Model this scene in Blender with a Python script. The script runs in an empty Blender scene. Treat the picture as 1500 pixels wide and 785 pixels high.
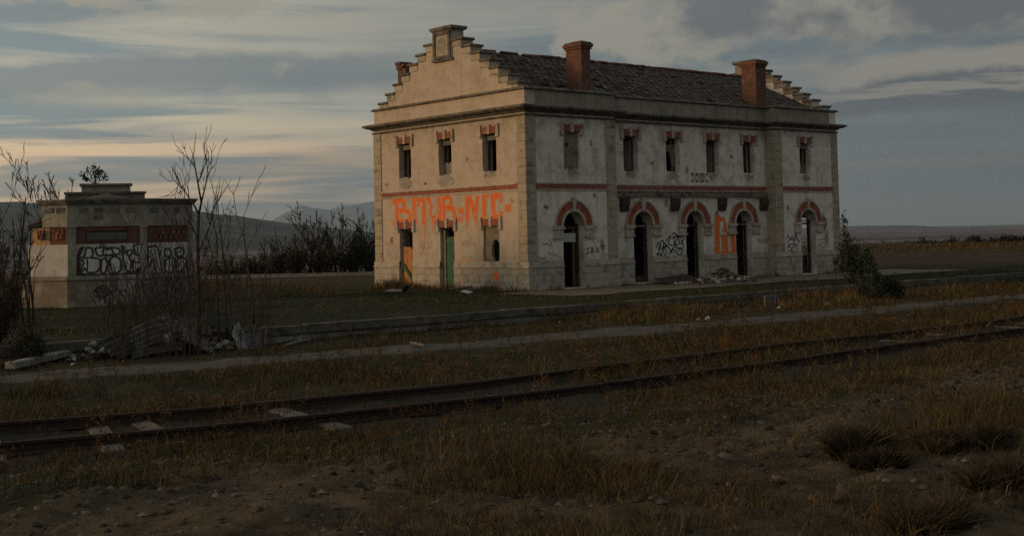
import bpy, bmesh, math, random
import numpy as np
from mathutils import Vector, Matrix
from mathutils.geometry import tessellate_polygon

SC = bpy.context.scene
COL = SC.collection
rnd = random.Random(7)
nrg = np.random.default_rng(7)

# ------------------------------------------------------------------ camera
CAM = Vector((-32.740, -37.401, 2.2127))
YAW = math.radians(40.6) - 0.0006
PITCH, ROLL, FPX, PCY = 0.0473, -0.0224, 1861.85, 256.19
_f = Vector((math.sin(YAW)*math.cos(PITCH), math.cos(YAW)*math.cos(PITCH), math.sin(PITCH)))
_r0 = Vector((math.cos(YAW), -math.sin(YAW), 0)); _u0 = _r0.cross(_f)
_r = math.cos(ROLL)*_r0 + math.sin(ROLL)*_u0
_u = -math.sin(ROLL)*_r0 + math.cos(ROLL)*_u0
cd = bpy.data.cameras.new("camera"); cam = bpy.data.objects.new("camera", cd); COL.objects.link(cam)
m = Matrix.Identity(4)
for i in range(3):
    m[i][0] = _r[i]; m[i][1] = _u[i]; m[i][2] = -_f[i]; m[i][3] = CAM[i]
cam.matrix_world = m
cd.sensor_width = 36; cd.lens = FPX/1500*36; cd.shift_y = -(392.5-PCY)/1500
cd.clip_start = 0.1; cd.clip_end = 60000
SC.camera = cam

# ------------------------------------------------------------------ light and sky
SUN_EL, SUN_DIR = math.radians(11), Vector((-1.0, 0.55, 0)).normalized()
SKY_STRENGTH = 0.1
EXPOSURE = 0.0
SUN_STRENGTH = 1.72
sd = Vector((SUN_DIR.x*math.cos(SUN_EL), SUN_DIR.y*math.cos(SUN_EL), math.sin(SUN_EL)))
sl = bpy.data.lights.new("sun", 'SUN'); sl.energy = SUN_STRENGTH; sl.angle = math.radians(14); sl.color = (1.0, 0.62, 0.30)
so = bpy.data.objects.new("sun", sl); COL.objects.link(so)
so.rotation_euler = sd.to_track_quat('Z', 'Y').to_euler()
so.location = (-40, 30, 40)
SC.view_settings.view_transform = 'Standard'; SC.view_settings.look = 'None'
SC.view_settings.exposure = EXPOSURE; SC.view_settings.gamma = 1
SC.view_settings.use_curve_mapping = False
SC.render.engine = 'CYCLES'
SC.cycles.use_denoising = False
SC.cycles.max_bounces = 6; SC.cycles.diffuse_bounces = 3; SC.cycles.glossy_bounces = 2
SC.cycles.transparent_max_bounces = 8; SC.cycles.volume_bounces = 1

W = bpy.data.worlds.new("World"); SC.world = W; W.use_nodes = True
nt = W.node_tree; nt.nodes.clear()

class G:
    """small node-graph helper"""
    def __init__(s, tree): s.t = tree
    def n(s, typ, **kw):
        n = s.t.nodes.new(typ)
        for k, v in kw.items():
            if k == 'inp':
                for a, b in v.items():
                    if hasattr(b, 'is_output') or isinstance(b, bpy.types.NodeSocket): s.t.links.new(b, n.inputs[a])
                    else: n.inputs[a].default_value = b
            else: setattr(n, k, v)
        return n
    def math(s, op, a, b=0.0, clamp=False):
        n = s.n('ShaderNodeMath', operation=op, use_clamp=clamp)
        for i, v in enumerate((a, b)):
            if isinstance(v, bpy.types.NodeSocket): s.t.links.new(v, n.inputs[i])
            else: n.inputs[i].default_value = v
        return n.outputs[0]
    def ss(s, v, lo, hi):
        n = s.n('ShaderNodeMapRange', interpolation_type='SMOOTHSTEP')
        s.t.links.new(v, n.inputs[0]); n.inputs[1].default_value = lo; n.inputs[2].default_value = hi
        return n.outputs[0]
    def mix(s, fac, a, b, blend='MIX'):
        n = s.n('ShaderNodeMix', data_type='RGBA', blend_type=blend)
        for i, v in ((0, fac), (6, a), (7, b)):
            if isinstance(v, bpy.types.NodeSocket): s.t.links.new(v, n.inputs[i])
            elif i == 0: n.inputs[0].default_value = v
            else: n.inputs[i].default_value = (v[0], v[1], v[2], 1)
        return n.outputs[2]
    def noise(s, vec, scale, detail=4, rough=.55, dist=0.0, out=0):
        n = s.n('ShaderNodeTexNoise')
        if vec is not None: s.t.links.new(vec, n.inputs['Vector'])
        n.inputs['Scale'].default_value = scale; n.inputs['Detail'].default_value = detail
        n.inputs['Roughness'].default_value = rough; n.inputs['Distortion'].default_value = dist
        return n.outputs[out]
    def mapv(s, vec, loc=(0,0,0), rot=(0,0,0), scale=(1,1,1)):
        n = s.n('ShaderNodeMapping'); s.t.links.new(vec, n.inputs[0])
        n.inputs[1].default_value = loc; n.inputs[2].default_value = rot; n.inputs[3].default_value = scale
        return n.outputs[0]
    def comb(s, x, y, z=0.0):
        n = s.n('ShaderNodeCombineXYZ')
        for i, v in enumerate((x, y, z)):
            if isinstance(v, bpy.types.NodeSocket): s.t.links.new(v, n.inputs[i])
            else: n.inputs[i].default_value = v
        return n.outputs[0]

g = G(nt)
tc = g.n('ShaderNodeTexCoord').outputs['Generated']
sep = g.n('ShaderNodeSeparateXYZ', inp={0: tc})
zc = g.math('MAXIMUM', sep.outputs[2], 0.0)
den = g.math('ADD', zc, 0.06)
P = g.comb(g.math('DIVIDE', sep.outputs[0], den), g.math('DIVIDE', sep.outputs[1], den))
dotn = g.n('ShaderNodeVectorMath', operation='DOT_PRODUCT', inp={0: tc}); dotn.inputs[1].default_value = (SUN_DIR.x, SUN_DIR.y, 0)
sunny = g.ss(dotn.outputs['Value'], -0.75, 0.75)           # 0 away from the sun, 1 towards it
sky = g.n('ShaderNodeTexSky', sky_type='NISHITA', sun_disc=False)
sky.sun_elevation = SUN_EL; sky.sun_rotation = math.atan2(SUN_DIR.x, SUN_DIR.y)
sky.altitude = 600; sky.air_density = 1.0; sky.dust_density = 2.0; sky.ozone_density = 1.0
K = 1.0/SKY_STRENGTH
def c10(c): return (c[0]*K, c[1]*K, c[2]*K)
# clear sky seen through a thin veil of high cloud
X_, Y_, Z_ = sep.outputs
fwd2, rgt2 = (math.sin(YAW), math.cos(YAW)), (math.cos(YAW), -math.sin(YAW))
side = g.math('ADD', g.math('MULTIPLY', X_, rgt2[0]), g.math('MULTIPLY', Y_, rgt2[1]))       # across the view, + to the east
ahead = g.math('ADD', g.math('MULTIPLY', X_, fwd2[0]), g.math('MULTIPLY', Y_, fwd2[1]))
infront = g.ss(ahead, .2, .6)
V1 = g.mapv(tc, loc=(2.3, 5.1, .4), scale=(2.4, 2.4, 30)); V2 = g.mapv(tc, loc=(4.4, 1.7, 3.3), scale=(7.0, 7.0, 15))
nb = g.noise(V1, 1.0, 7, .58, .5); ng = g.noise(g.mapv(V1, loc=(7.7, 3.1, 2.6), scale=(.7, .7, .5)), 1.0, 6, .56, .4)
npf = g.noise(V2, 1.0, 8, .57, .35); nedge = g.noise(g.mapv(V2, loc=(3, 9, 1), scale=(1.2, 1.2, .8)), 1.0, 7, .6)
tilt = g.math('ADD', Z_, g.math('MULTIPLY', side, -.03))
veil = g.mix(sunny, c10((.120, .150, .158)), c10((.30, .36, .345)))
clear = g.mix(0.92, sky.outputs[0], veil)
low = g.ss(Z_, 0.105, -0.01)
dusk = g.mix(sunny, c10((.105, .107, .096)), c10((.66, .50, .315)))
clear = g.mix(g.math('MULTIPLY', low, .8), clear, dusk)
lightcol = g.mix(sunny, c10((.235, .235, .215)), c10((.82, .70, .46)))
warmcol = g.mix(sunny, c10((.15, .14, .12)), c10((1.08, .70, .36)))
lightcol = g.mix(g.ss(Z_, 0.11, 0.055), lightcol, warmcol)
greycol = g.mix(sunny, c10((.108, .128, .134)), c10((.275, .315, .305)))
base = g.mix(g.math('MULTIPLY', g.ss(ng, .44, .60), .9), clear, greycol)
base = g.mix(g.math('MULTIPLY', g.ss(nb, .42, .62), g.math('ADD', g.math('MULTIPLY', sunny, .55), .38)), base, lightcol)
nb2 = g.noise(g.mapv(tc, loc=(8.8, 2.2, 1.9), scale=(3.2, 3.2, 52)), 1.0, 6, .55, .6)
lowband = g.math('MULTIPLY', g.math('MULTIPLY', g.ss(nb2, .44, .60), g.math('MULTIPLY', g.ss(Z_, .125, .085), g.ss(Z_, .0, .03))), g.ss(sunny, .2, .7))
base = g.mix(g.math('MULTIPLY', lowband, .9), base, g.mix(g.ss(Z_, .06, .10), c10((1.0, .66, .36)), c10((.84, .67, .40))))
# long grey bank with a lumpy top on the sunset side
eb = g.math('ADD', tilt, g.math('MULTIPLY', g.math('SUBTRACT', nedge, .5), .035))
bank = g.math('MULTIPLY', g.math('MULTIPLY', g.ss(eb, .108, .126), g.ss(eb, .150, .140)), g.ss(side, .06, -.16))
base = g.mix(g.math('MULTIPLY', bank, .85), base, greycol)
# heaped cumulus high on the other side, bright rims and grey bellies
reg = g.math('MULTIPLY', g.math('MULTIPLY', g.ss(side, -.06, .10), g.ss(side, .42, .30)), g.math('MULTIPLY', g.ss(tilt, .105, .155), infront))
npo = g.noise(g.mapv(tc, loc=(1.4, 6.7, 2.3), scale=(7.5, 7.5, 13)), 1.0, 9, .54, .15)
cov = g.math('ADD', g.math('ADD', npo, g.math('MULTIPLY', reg, .125)), g.math('MULTIPLY', g.math('SUBTRACT', nedge, .5), .10))
pm = g.math('MULTIPLY', g.ss(cov, .545, .615), g.ss(tilt, .10, .135))
shd = g.ss(g.math('ADD', g.math('ADD', side, g.math('MULTIPLY', g.math('SUBTRACT', nedge, .5), 1.1)), g.math('MULTIPLY', g.math('SUBTRACT', cov, .62), 1.1)), .04, .30)
pc = g.mix(shd, g.mix(sunny, c10((.29, .27, .215)), c10((.41, .37, .285))), g.mix(sunny, c10((.125, .130, .132)), c10((.22, .23, .23))))
base = g.mix(g.math('MULTIPLY', pm, .92), base, pc)
em = g.math('ADD', Z_, g.math('ADD', g.math('MULTIPLY', g.math('SUBTRACT', nedge, .5), .045), g.math('MULTIPLY', g.math('SUBTRACT', npo, .5), .03)))
md = g.math('MULTIPLY', g.math('MULTIPLY', g.ss(em, .078, .090), g.ss(em, .130, .121)), g.math('MULTIPLY', g.ss(g.math('ADD', side, g.math('MULTIPLY', npo, .12)), .25, .33), infront))
mdl = g.math('MAXIMUM', g.ss(em, .104, .112), g.math('MULTIPLY', g.ss(g.noise(V1, 1.7, 6, .6, .4), .54, .62), .8))
base = g.mix(g.math('MULTIPLY', md, .92), base, g.mix(mdl, c10((.105, .113, .118)), c10((.275, .25, .205))))
high = g.ss(Z_, .20, .65)
base = g.mix(g.math('MULTIPLY', high, .75), base, g.mix(ng, c10((.27, .29, .295)), c10((.36, .365, .35))))
# ground half of the world
base = g.mix(1.0, base, (.975, 1.0, 1.055), 'MULTIPLY')
base = g.mix(g.ss(sep.outputs[2], 0.0, -0.02), base, c10((.05, .045, .04)))
bg = g.n('ShaderNodeBackground', inp={'Color': base, 'Strength': SKY_STRENGTH})
wo = g.n('ShaderNodeOutputWorld'); nt.links.new(bg.outputs[0], wo.inputs[0])

# ------------------------------------------------------------------ helpers
def ray(px, py): return _f + _r*((px-750)/FPX) - _u*((py-PCY)/FPX)
def onplane(px, py, ax, val):
    d = ray(px, py); return CAM + d*((val-CAM[ax])/d[ax])
def atdist(px, py, D):
    d = ray(px, py); return CAM + d*(D/math.hypot(d.x, d.y))

def tag(o, label=None, cat=None, group=None, kind=None):
    if label: o['label'] = label
    if cat: o['category'] = cat
    if group: o['group'] = group
    if kind: o['kind'] = kind
    return o
def thing(name, label, cat, loc=(0, 0, 0), rz=0, group=None):
    o = bpy.data.objects.new(name, None); COL.objects.link(o)
    o.location = loc; o.rotation_euler = (0, 0, rz); o.empty_display_size = .2
    return tag(o, label, cat, group)
def link_mesh(name, me, parent=None, loc=None, rot=None):
    o = bpy.data.objects.new(name, me); COL.objects.link(o)
    if parent is not None: o.parent = parent
    if loc is not None: o.location = loc
    if rot is not None: o.rotation_euler = rot
    return o

class MB:
    def __init__(s): s.v = []; s.f = []
    def add(s, vs, fs):
        b = len(s.v); s.v += [tuple(v) for v in vs]; s.f += [tuple(i+b for i in f) for f in fs]; return s
    def box(s, x0, y0, z0, x1, y1, z1):
        return s.add([(x0,y0,z0),(x1,y0,z0),(x1,y1,z0),(x0,y1,z0),(x0,y0,z1),(x1,y0,z1),(x1,y1,z1),(x0,y1,z1)],
                     [(3,2,1,0),(4,5,6,7),(0,1,5,4),(1,2,6,5),(2,3,7,6),(3,0,4,7)])
    def obox(s, c, ax, ay, az):
        c = Vector(c); ax, ay, az = Vector(ax), Vector(ay), Vector(az)
        vs = [c+ax*i+ay*j+az*k for k in (-1,1) for i, j in ((-1,-1),(1,-1),(1,1),(-1,1))]
        return s.add(vs, [(3,2,1,0),(4,5,6,7),(0,1,5,4),(1,2,6,5),(2,3,7,6),(3,0,4,7)])
    def tube(s, pts, rads, n=5, cap=True):
        pts = [Vector(p) for p in pts]; vs = []; fs = []
        ref = Vector((.13, .21, 1)) if abs((pts[-1]-pts[0]).normalized().z) < .9 else Vector((1, .1, .05))
        for i, p in enumerate(pts):
            t = (pts[min(i+1, len(pts)-1)]-pts[max(i-1, 0)]).normalized()
            a = t.cross(ref).normalized(); b = t.cross(a)
            for k in range(n):
                w = 2*math.pi*k/n; vs.append(p+(a*math.cos(w)+b*math.sin(w))*rads[i])
        for i in range(len(pts)-1):
            for k in range(n):
                k2 = (k+1) % n; fs.append((i*n+k, i*n+k2, (i+1)*n+k2, (i+1)*n+k))
        if cap: fs.append(tuple(range((len(pts)-1)*n, len(pts)*n))); fs.append(tuple(reversed(range(n))))
        return s.add(vs, fs)
    def wall(s, outer, holes, O, au, av, n, thick):
        """flat polygon with holes, pushed back by thick along -n"""
        O, au, av, n = Vector(O), Vector(au), Vector(av), Vector(n)
        loops = [outer]+list(holes)
        tri = tessellate_polygon([[Vector((p[0], p[1], 0)) for p in l] for l in loops])
        flat = [p for l in loops for p in l]; N = len(flat)
        vs = [O+au*p[0]+av*p[1] for p in flat]; vs += [v-n*thick for v in vs]
        fs = [tuple(t) for t in tri]+[tuple(i+N for i in reversed(t)) for t in tri]
        b = 0
        for l in loops:
            k = len(l)
            for i in range(k):
                j = (i+1) % k; fs.append((b+i, b+j, b+j+N, b+i+N))
            b += k
        return s.add(vs, fs)
    def sweep(s, poly, prof):
        """closed profile (outward offset, z) swept round a closed plan polygon (counter-clockwise)"""
        k = len(poly); m = len(prof); vs = []
        for i in range(k):
            p = Vector(poly[i]); a = (p-Vector(poly[i-1])).normalized(); b = (Vector(poly[(i+1) % k])-p).normalized()
            na = Vector((a.y, -a.x)); nb = Vector((b.y, -b.x)); q = (na+nb)/(1+na.dot(nb))
            for o, z in prof: vs.append((p.x+q.x*o, p.y+q.y*o, z))
        fs = [(i*m+j, ((i+1) % k)*m+j, ((i+1) % k)*m+(j+1) % m, i*m+(j+1) % m) for i in range(k) for j in range(m)]
        return s.add(vs, fs)
    def mesh(s, name, mat, smooth=False, fix=True, bevel=0.0):
        me = bpy.data.meshes.new(name); me.from_pydata(s.v, [], s.f)
        if fix or bevel:
            bm = bmesh.new(); bm.from_mesh(me)
            if bevel: bmesh.ops.bevel(bm, geom=bm.edges[:], offset=bevel, segments=1, affect='EDGES', profile=.5)
            bmesh.ops.recalc_face_normals(bm, faces=bm.faces); bm.to_mesh(me); bm.free()
        if mat: me.materials.append(mat)
        if smooth: me.shade_smooth()
        return me
    def build(s, name, mat, parent=None, smooth=False, fix=True, bevel=0.0):
        return link_mesh(name, s.mesh(name, mat, smooth, fix, bevel), parent)

def np_mesh(name, V, quads, tris, mat, col=None, parent=None):
    """fast mesh from numpy arrays; col = per-vertex tint"""
    me = bpy.data.meshes.new(name)
    nq = 0 if quads is None else len(quads); ntq = 0 if tris is None else len(tris)
    loops = np.concatenate([a.ravel() for a in (quads, tris) if a is not None]).astype(np.int32)
    me.vertices.add(len(V)); me.vertices.foreach_set('co', np.asarray(V, np.float32).ravel())
    me.loops.add(len(loops)); me.loops.foreach_set('vertex_index', loops)
    st = np.concatenate([np.arange(nq)*4, nq*4+np.arange(ntq)*3]).astype(np.int32)
    me.polygons.add(nq+ntq); me.polygons.foreach_set('loop_start', st)
    me.update(calc_edges=True); me.validate()
    if col is not None:
        at = me.color_attributes.new('tint', 'FLOAT_COLOR', 'POINT')
        c4 = np.ones((len(V), 4), np.float32); c4[:, :3] = col; at.data.foreach_set('color', c4.ravel())
    me.materials.append(mat)
    return link_mesh(name, me, parent)

# smooth pseudo-noise for terrain (vectorised)
def _hash(ix, iy, s):
    h = (ix*374761393 + iy*668265263 + s*974711) & 0x7fffffff
    h = ((h ^ (h >> 13))*1274126177) & 0x7fffffff
    return ((h ^ (h >> 16)) & 0xffff)/65535.0
def vnoise(x, y, s=0):
    x = np.asarray(x, float); y = np.asarray(y, float)
    ix = np.floor(x).astype(np.int64); iy = np.floor(y).astype(np.int64); fx = x-ix; fy = y-iy
    fx = fx*fx*(3-2*fx); fy = fy*fy*(3-2*fy)
    a = _hash(ix, iy, s); b = _hash(ix+1, iy, s); c = _hash(ix, iy+1, s); d = _hash(ix+1, iy+1, s)
    return (a*(1-fx)+b*fx)*(1-fy)+(c*(1-fx)+d*fx)*fy - .5
def fbm(x, y, s=0, o=4):
    r = 0; a = 1.0
    for i in range(o): r = r+a*vnoise(x*2**i, y*2**i, s+i*17); a *= .5
    return r
def sst(x, a, b):
    t = np.clip((np.asarray(x, float)-a)/(b-a), 0, 1); return t*t*(3-2*t)

# ------------------------------------------------------------------ materials
def new_mat(name, rough=.9, spec=.2):
    mt = bpy.data.materials.new(name); mt.use_nodes = True; t = mt.node_tree
    b = t.nodes['Principled BSDF']; b.inputs['Roughness'].default_value = rough
    b.inputs['Specular IOR Level'].default_value = spec
    return mt, G(t), b
def bumpin(q, b, h, strength=.4, dist=.02):
    n = q.n('ShaderNodeBump', inp={'Height': h, 'Strength': strength, 'Distance': dist}); q.t.links.new(n.outputs[0], b.inputs['Normal'])

def mat_simple(name, c1, c2, scale=6, rough=.9, bump=.3, spec=.2, rand=.0, dirt=None, dscale=1.2):
    """two-tone noise, optional per-object tint and dirt patches"""
    mt, q, b = new_mat(name, rough, spec)
    co = q.n('ShaderNodeTexCoord').outputs['Object']
    oi = q.n('ShaderNodeObjectInfo')
    sh = q.n('ShaderNodeVectorMath', operation='ADD', inp={0: co})
    q.t.links.new(q.comb(q.math('MULTIPLY', oi.outputs['Random'], 37.0), q.math('MULTIPLY', oi.outputs['Random'], 11.0), 0.0), sh.inputs[1])
    co = sh.outputs[0]
    n = q.noise(co, scale, 6, .62); c = q.mix(q.ss(n, .3, .7), c1, c2)
    if dirt: c = q.mix(q.math('MULTIPLY', q.ss(q.noise(co, dscale, 5, .6), .5, .66), .8), c, dirt)
    if rand:
        v = q.math('ADD', q.math('MULTIPLY', oi.outputs['Random'], 2*rand), 1-rand)
        c = q.mix(1.0, c, q.comb(v, v, v), 'MULTIPLY')
    q.t.links.new(c, b.inputs['Base Color'])
    if bump: bumpin(q, b, q.noise(co, scale*4, 5, .65), bump, .015)
    return mt

def mat_plaster(name, paint, bare, stain, paint_cover=.5, streak=.5, sills=(), top=0.0):
    """old painted render: worn paint, bare render patches, faint joints, rain streaks"""
    mt, q, b = new_mat(name, .92, .15)
    co = q.n('ShaderNodeTexCoord').outputs['Object']; sp = q.n('ShaderNodeSeparateXYZ', inp={0: co})
    h = q.math('ADD', sp.outputs[0], sp.outputs[1]); z = sp.outputs[2]
    big = q.noise(co, .55, 5, .6, .3); mid = q.noise(co, 2.2, 6, .65, .2); fine = q.noise(co, 14, 5, .7)
    mask = q.ss(q.math('ADD', q.math('MULTIPLY', big, .5), q.math('MULTIPLY', mid, .6)), paint_cover-.06, paint_cover+.10)
    c = q.mix(mask, paint, bare)
    c = q.mix(q.math('MULTIPLY', q.ss(fine, .45, .75), .35), c, stain)
    # vertical rain streaks
    sv = q.comb(q.math('MULTIPLY', h, 3.2), q.math('MULTIPLY', z, .16), 0.0)
    st = q.ss(q.noise(sv, 1.0, 5, .65), .52, .72)
    c = q.mix(q.math('MULTIPLY', st, streak), c, stain)
    # blotches
    c = q.mix(q.math('MULTIPLY', q.ss(q.noise(co, 1.3, 8, .72, .3), .60, .70), .5), c, stain)
    # rain stains run down from the sills and from under the cornice
    wob = q.math('MULTIPLY', q.math('SUBTRACT', q.noise(sv, 2.2, 4, .6), .5), .5)
    run = None
    for c_ in sills:
        e = q.math('ABSOLUTE', q.math('ADD', q.math('SUBTRACT', h, c_), wob)); v_ = q.math('MULTIPLY', q.ss(e, .50, .12), q.math('MULTIPLY', q.ss(z, 3.9, 4.75), q.ss(z, 4.86, 4.8)))
        run = v_ if run is None else q.math('MAXIMUM', run, v_)
    if top:
        v_ = q.math('MULTIPLY', q.math('MULTIPLY', q.ss(q.math('ADD', z, q.math('MULTIPLY', wob, 2.0)), top-.75, top), .8), q.ss(z, top+.05, top))
        run = v_ if run is None else q.math('MAXIMUM', run, v_)
        foot = q.ss(q.math('ADD', z, wob), 1.75, 1.1); run = q.math('MAXIMUM', run, q.math('MULTIPLY', foot, .6))
    if run is not None: c = q.mix(q.math('MULTIPLY', q.math('MULTIPLY', run, q.ss(mid, .3, .6)), .62), c, stain)
    # faint scored joints
    br = q.n('ShaderNodeTexBrick', inp={'Vector': q.comb(h, z, 0.0), 'Scale': 1.0, 'Mortar Size': .008, 'Mortar Smooth': .6,
              'Brick Width': .85, 'Row Height': .33, 'Color1': (1,1,1,1), 'Color2': (.9,.9,.9,1), 'Mortar': (.62,.6,.58,1)})
    c = q.mix(q.math('MULTIPLY', q.ss(mid, .35, .7), .6), c, q.mix(1.0, c, br.outputs[0], 'MULTIPLY'))
    q.t.links.new(c, b.inputs['Base Color'])
    hgt = q.math('ADD', q.math('MULTIPLY', fine, .5), q.math('ADD', q.math('MULTIPLY', mask, -.4), q.math('MULTIPLY', br.outputs['Fac'], -.5)))
    bumpin(q, b, hgt, .45, .02)
    return mt

def mat_brick(name, c1, c2, mortar, bw=.25, rh=.075, sw=False, ms=.012):
    mt, q, b = new_mat(name, .9, .15)
    co = q.n('ShaderNodeTexCoord').outputs['Object']; sp = q.n('ShaderNodeSeparateXYZ', inp={0: co})
    h = q.math('ADD', sp.outputs[0], sp.outputs[1])
    v = q.comb(sp.outputs[2], h, 0.0) if sw else q.comb(h, sp.outputs[2], 0.0)
    br = q.n('ShaderNodeTexBrick', inp={'Vector': v, 'Scale': 1.0, 'Mortar Size': ms, 'Mortar Smooth': .3, 'Bias': .1,
              'Brick Width': bw, 'Row Height': rh, 'Color1': (*c1, 1), 'Color2': (*c2, 1), 'Mortar': (*mortar, 1)})
    c = q.mix(q.math('MULTIPLY', q.ss(q.noise(co, 5, 6, .65), .45, .7), .6), br.outputs[0], tuple(x*.45 for x in c1))
    c = q.mix(q.math('MULTIPLY', q.ss(q.noise(co, 2.3, 5, .6), .58, .7), .6), c, tuple(min(1, x*1.5+.04) for x in mortar))
    q.t.links.new(c, b.inputs['Base Color'])
    bumpin(q, b, q.math('ADD', q.math('MULTIPLY', br.outputs['Fac'], -1.0), q.noise(co, 30, 3, .6)), .6, .02)
    return mt

def mat_tint(name, rough=.9, spec=.1, trans=0.0):
    mt, q, b = new_mat(name, rough, spec)
    a = q.n('ShaderNodeAttribute', attribute_name='tint')
    q.t.links.new(a.outputs['Color'], b.inputs['Base Color'])
    return mt

M = {}
M['gable'] = mat_plaster('worn_cream_plaster', (.48,.395,.305), (.41,.335,.255), (.25,.20,.15), .56, .30, sills=(8.06, 5.15, 2.2), top=6.9)
M['front'] = mat_plaster('worn_white_paint', (.68,.615,.535), (.50,.435,.36), (.20,.175,.145), .58, .45, sills=(2.49, 7.02, 9.68, 12.34, 14.94, 17.96), top=6.9)
M['frieze'] = mat_plaster('weathered_frieze', (.30,.265,.21), (.235,.205,.16), (.10,.088,.07), .5, .65)
M['stone'] = mat_simple('sandy_stone', (.32,.265,.195), (.39,.325,.24), 5, .95, .5, .15, .07, (.17,.14,.11), 1.6)
M['plinth'] = mat_simple('plinth_stone', (.32,.28,.225), (.39,.34,.275), 5, .95, .5, .15, .06, (.17,.145,.12), 1.3)
M['darkstone'] = mat_simple('sooty_stone', (.10,.09,.07), (.20,.175,.14), 4, .95, .6, .15, .12, (.06,.055,.045), 1.5)
M['stone_lt'] = mat_simple('pale_stone', (.33,.285,.225), (.44,.39,.31), 7, .95, .45, .15, .12, (.2,.165,.13), 2.5)
M['brick'] = mat_brick('red_brick', (.34,.105,.06), (.26,.08,.05), (.22,.16,.12), .25, .075)
M['bricksw'] = mat_brick('red_brick_on_end', (.34,.095,.055), (.27,.075,.045), (.20,.13,.10), .28, .085)
M['chimney'] = mat_brick('chimney_brick', (.205,.078,.048), (.125,.052,.037), (.13,.10,.078), .24, .085, False, .018)
M['bandbrick'] = mat_brick('painted_brick', (.17,.065,.045), (.14,.058,.042), (.11,.075,.058), .27, .08)
M['tile'] = mat_simple('old_roof_tile', (.026,.019,.013), (.060,.045,.032), 9, .9, .5, .2, .65, (.125,.102,.078), 5)
M['ridge'] = mat_simple('ridge_tile_clay', (.16,.06,.04), (.09,.045,.032), 7, .9, .4, .2, .3)
M['deck'] = mat_simple('roof_boarding', (.03,.027,.022), (.05,.043,.035), 5)
M['inside'] = mat_simple('dark_interior', (.07,.06,.05), (.11,.095,.08), 2, 1, .2)  # dark tone of the inner floor, partitions and ceiling
M['void_wood'] = mat_simple('dark_old_timber', (.035,.028,.022), (.075,.06,.045), 8, .9, .4, .15, .2)
M['beamwood'] = mat_simple('grey_canopy_timber', (.14,.115,.09), (.21,.175,.135), 7, .9, .5, .15, .1, (.05,.042,.035), 2)
M['orange_wood'] = mat_simple('ochre_door_wood', (.42,.17,.045), (.32,.125,.035), 5, .7, .3, .3, .1)
M['green_wood'] = mat_simple('green_door_paint', (.009,.072,.034), (.014,.11,.050), 5, .6, .25, .35, .1, (.012,.03,.018), 3)
M['infill'] = mat_simple('rough_infill', (.17,.135,.10), (.25,.205,.15), 5, .95, .5, .1, .1, (.10,.085,.065), 2)
M['shutter'] = mat_simple('grey_shutter', (.13,.115,.095), (.19,.165,.135), 6, .9, .3, .2, .2)
M['board_white'] = mat_simple('pale_board', (.40,.40,.38), (.50,.49,.46), 5, .8, .2, .2, .1)
M['white_junk'] = mat_simple('pale_junk', (.33,.32,.30), (.45,.43,.40), 6, .8, .3, .2, .1)
M['gpaint_or'] = mat_simple('orange_spray_paint', (.74,.16,.03), (.60,.13,.03), 9, .75, 0, .2, 0, (.52,.25,.125), 3.5)
M['gpaint_bk'] = mat_simple('black_spray_paint', (.018,.017,.018), (.035,.032,.03), 9, .6, 0, .3)
M['gpaint_si'] = mat_simple('silver_spray_paint', (.47,.44,.43), (.54,.51,.49), 6, .7, 0, .3, 0, (.38,.34,.33), 3)
M['gpaint_bl'] = mat_simple('faded_blue_spray_paint', (.25,.27,.30), (.32,.33,.33), 9, .8, 0, .2)
M['gpaint_pu'] = mat_simple('dull_purple_spray_paint', (.10,.06,.075), (.15,.09,.10), 9, .7, 0, .2)
M['gpaint_faint'] = mat_simple('faded_brown_scrawl', (.30,.20,.12), (.36,.25,.16), 9, .9, 0, .1)
M['hut'] = mat_plaster('hut_render', (.32,.295,.245), (.22,.20,.16), (.10,.09,.07), .5, .7)
M['hutwhite'] = mat_plaster('hut_white_panel', (.48,.455,.42), (.40,.37,.33), (.22,.195,.165), .56, .35)
M['hutsun'] = mat_plaster('hut_sun_tinted_render', (.50,.30,.12), (.44,.27,.13), (.26,.16,.09), .5, .3)  # orange sunlight on the hut band, put into this render colour
M['hutbase'] = mat_plaster('hut_base_render', (.30,.27,.225), (.19,.15,.11), (.09,.07,.052), .48, .7)
M['rust'] = mat_simple('rusted_rail', (.020,.012,.009), (.045,.022,.014), 12, .85, .4, .3, .1)
M['sleeper'] = mat_simple('weathered_sleeper', (.10,.086,.07), (.175,.152,.125), 8, .9, .5, .1, .25, (.12,.10,.08), 3)
M['kerb'] = mat_simple('platform_kerb_stone', (.075,.067,.052), (.125,.11,.088), 5, .95, .5, .15, .15, (.04,.038,.026), 2)
M['corr'] = mat_simple('weathered_fibre_cement', (.055,.052,.046), (.10,.094,.084), 4, .9, .4, .15, .2, (.10,.085,.07), 2.2)
M['corr_lt'] = mat_simple('pale_fibre_cement', (.15,.147,.14), (.22,.213,.205), 4, .9, .4, .15, .1, (.2,.18,.155), 2)
M['corr_br'] = mat_simple('rusty_sheet', (.17,.11,.07), (.23,.16,.11), 4, .9, .4, .15, .1, (.1,.065,.04), 2)
M['concrete'] = mat_simple('grey_concrete', (.20,.185,.165), (.28,.26,.235), 5, .95, .5, .15, .1, (.12,.105,.09), 1.5)
M['rock'] = mat_simple('field_stone', (.085,.062,.045), (.14,.108,.082), 9, .95, .5, .1, .35)
M['bark'] = mat_simple('grey_bark', (.035,.028,.024), (.065,.052,.043), 10, .95, .4, .1, .2)
M['twig'] = mat_simple('dark_twig', (.040,.030,.026), (.060,.048,.040), 6, .95, 0, .1, .2)
M['bluepanel'] = mat_simple('faded_grey_blue_panel', (.07,.073,.088), (.105,.108,.125), 5, .8, .3, .2)
M['leaf'] = mat_tint('leaf_tint'); M['grass'] = mat_tint('grass_tint')

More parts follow.
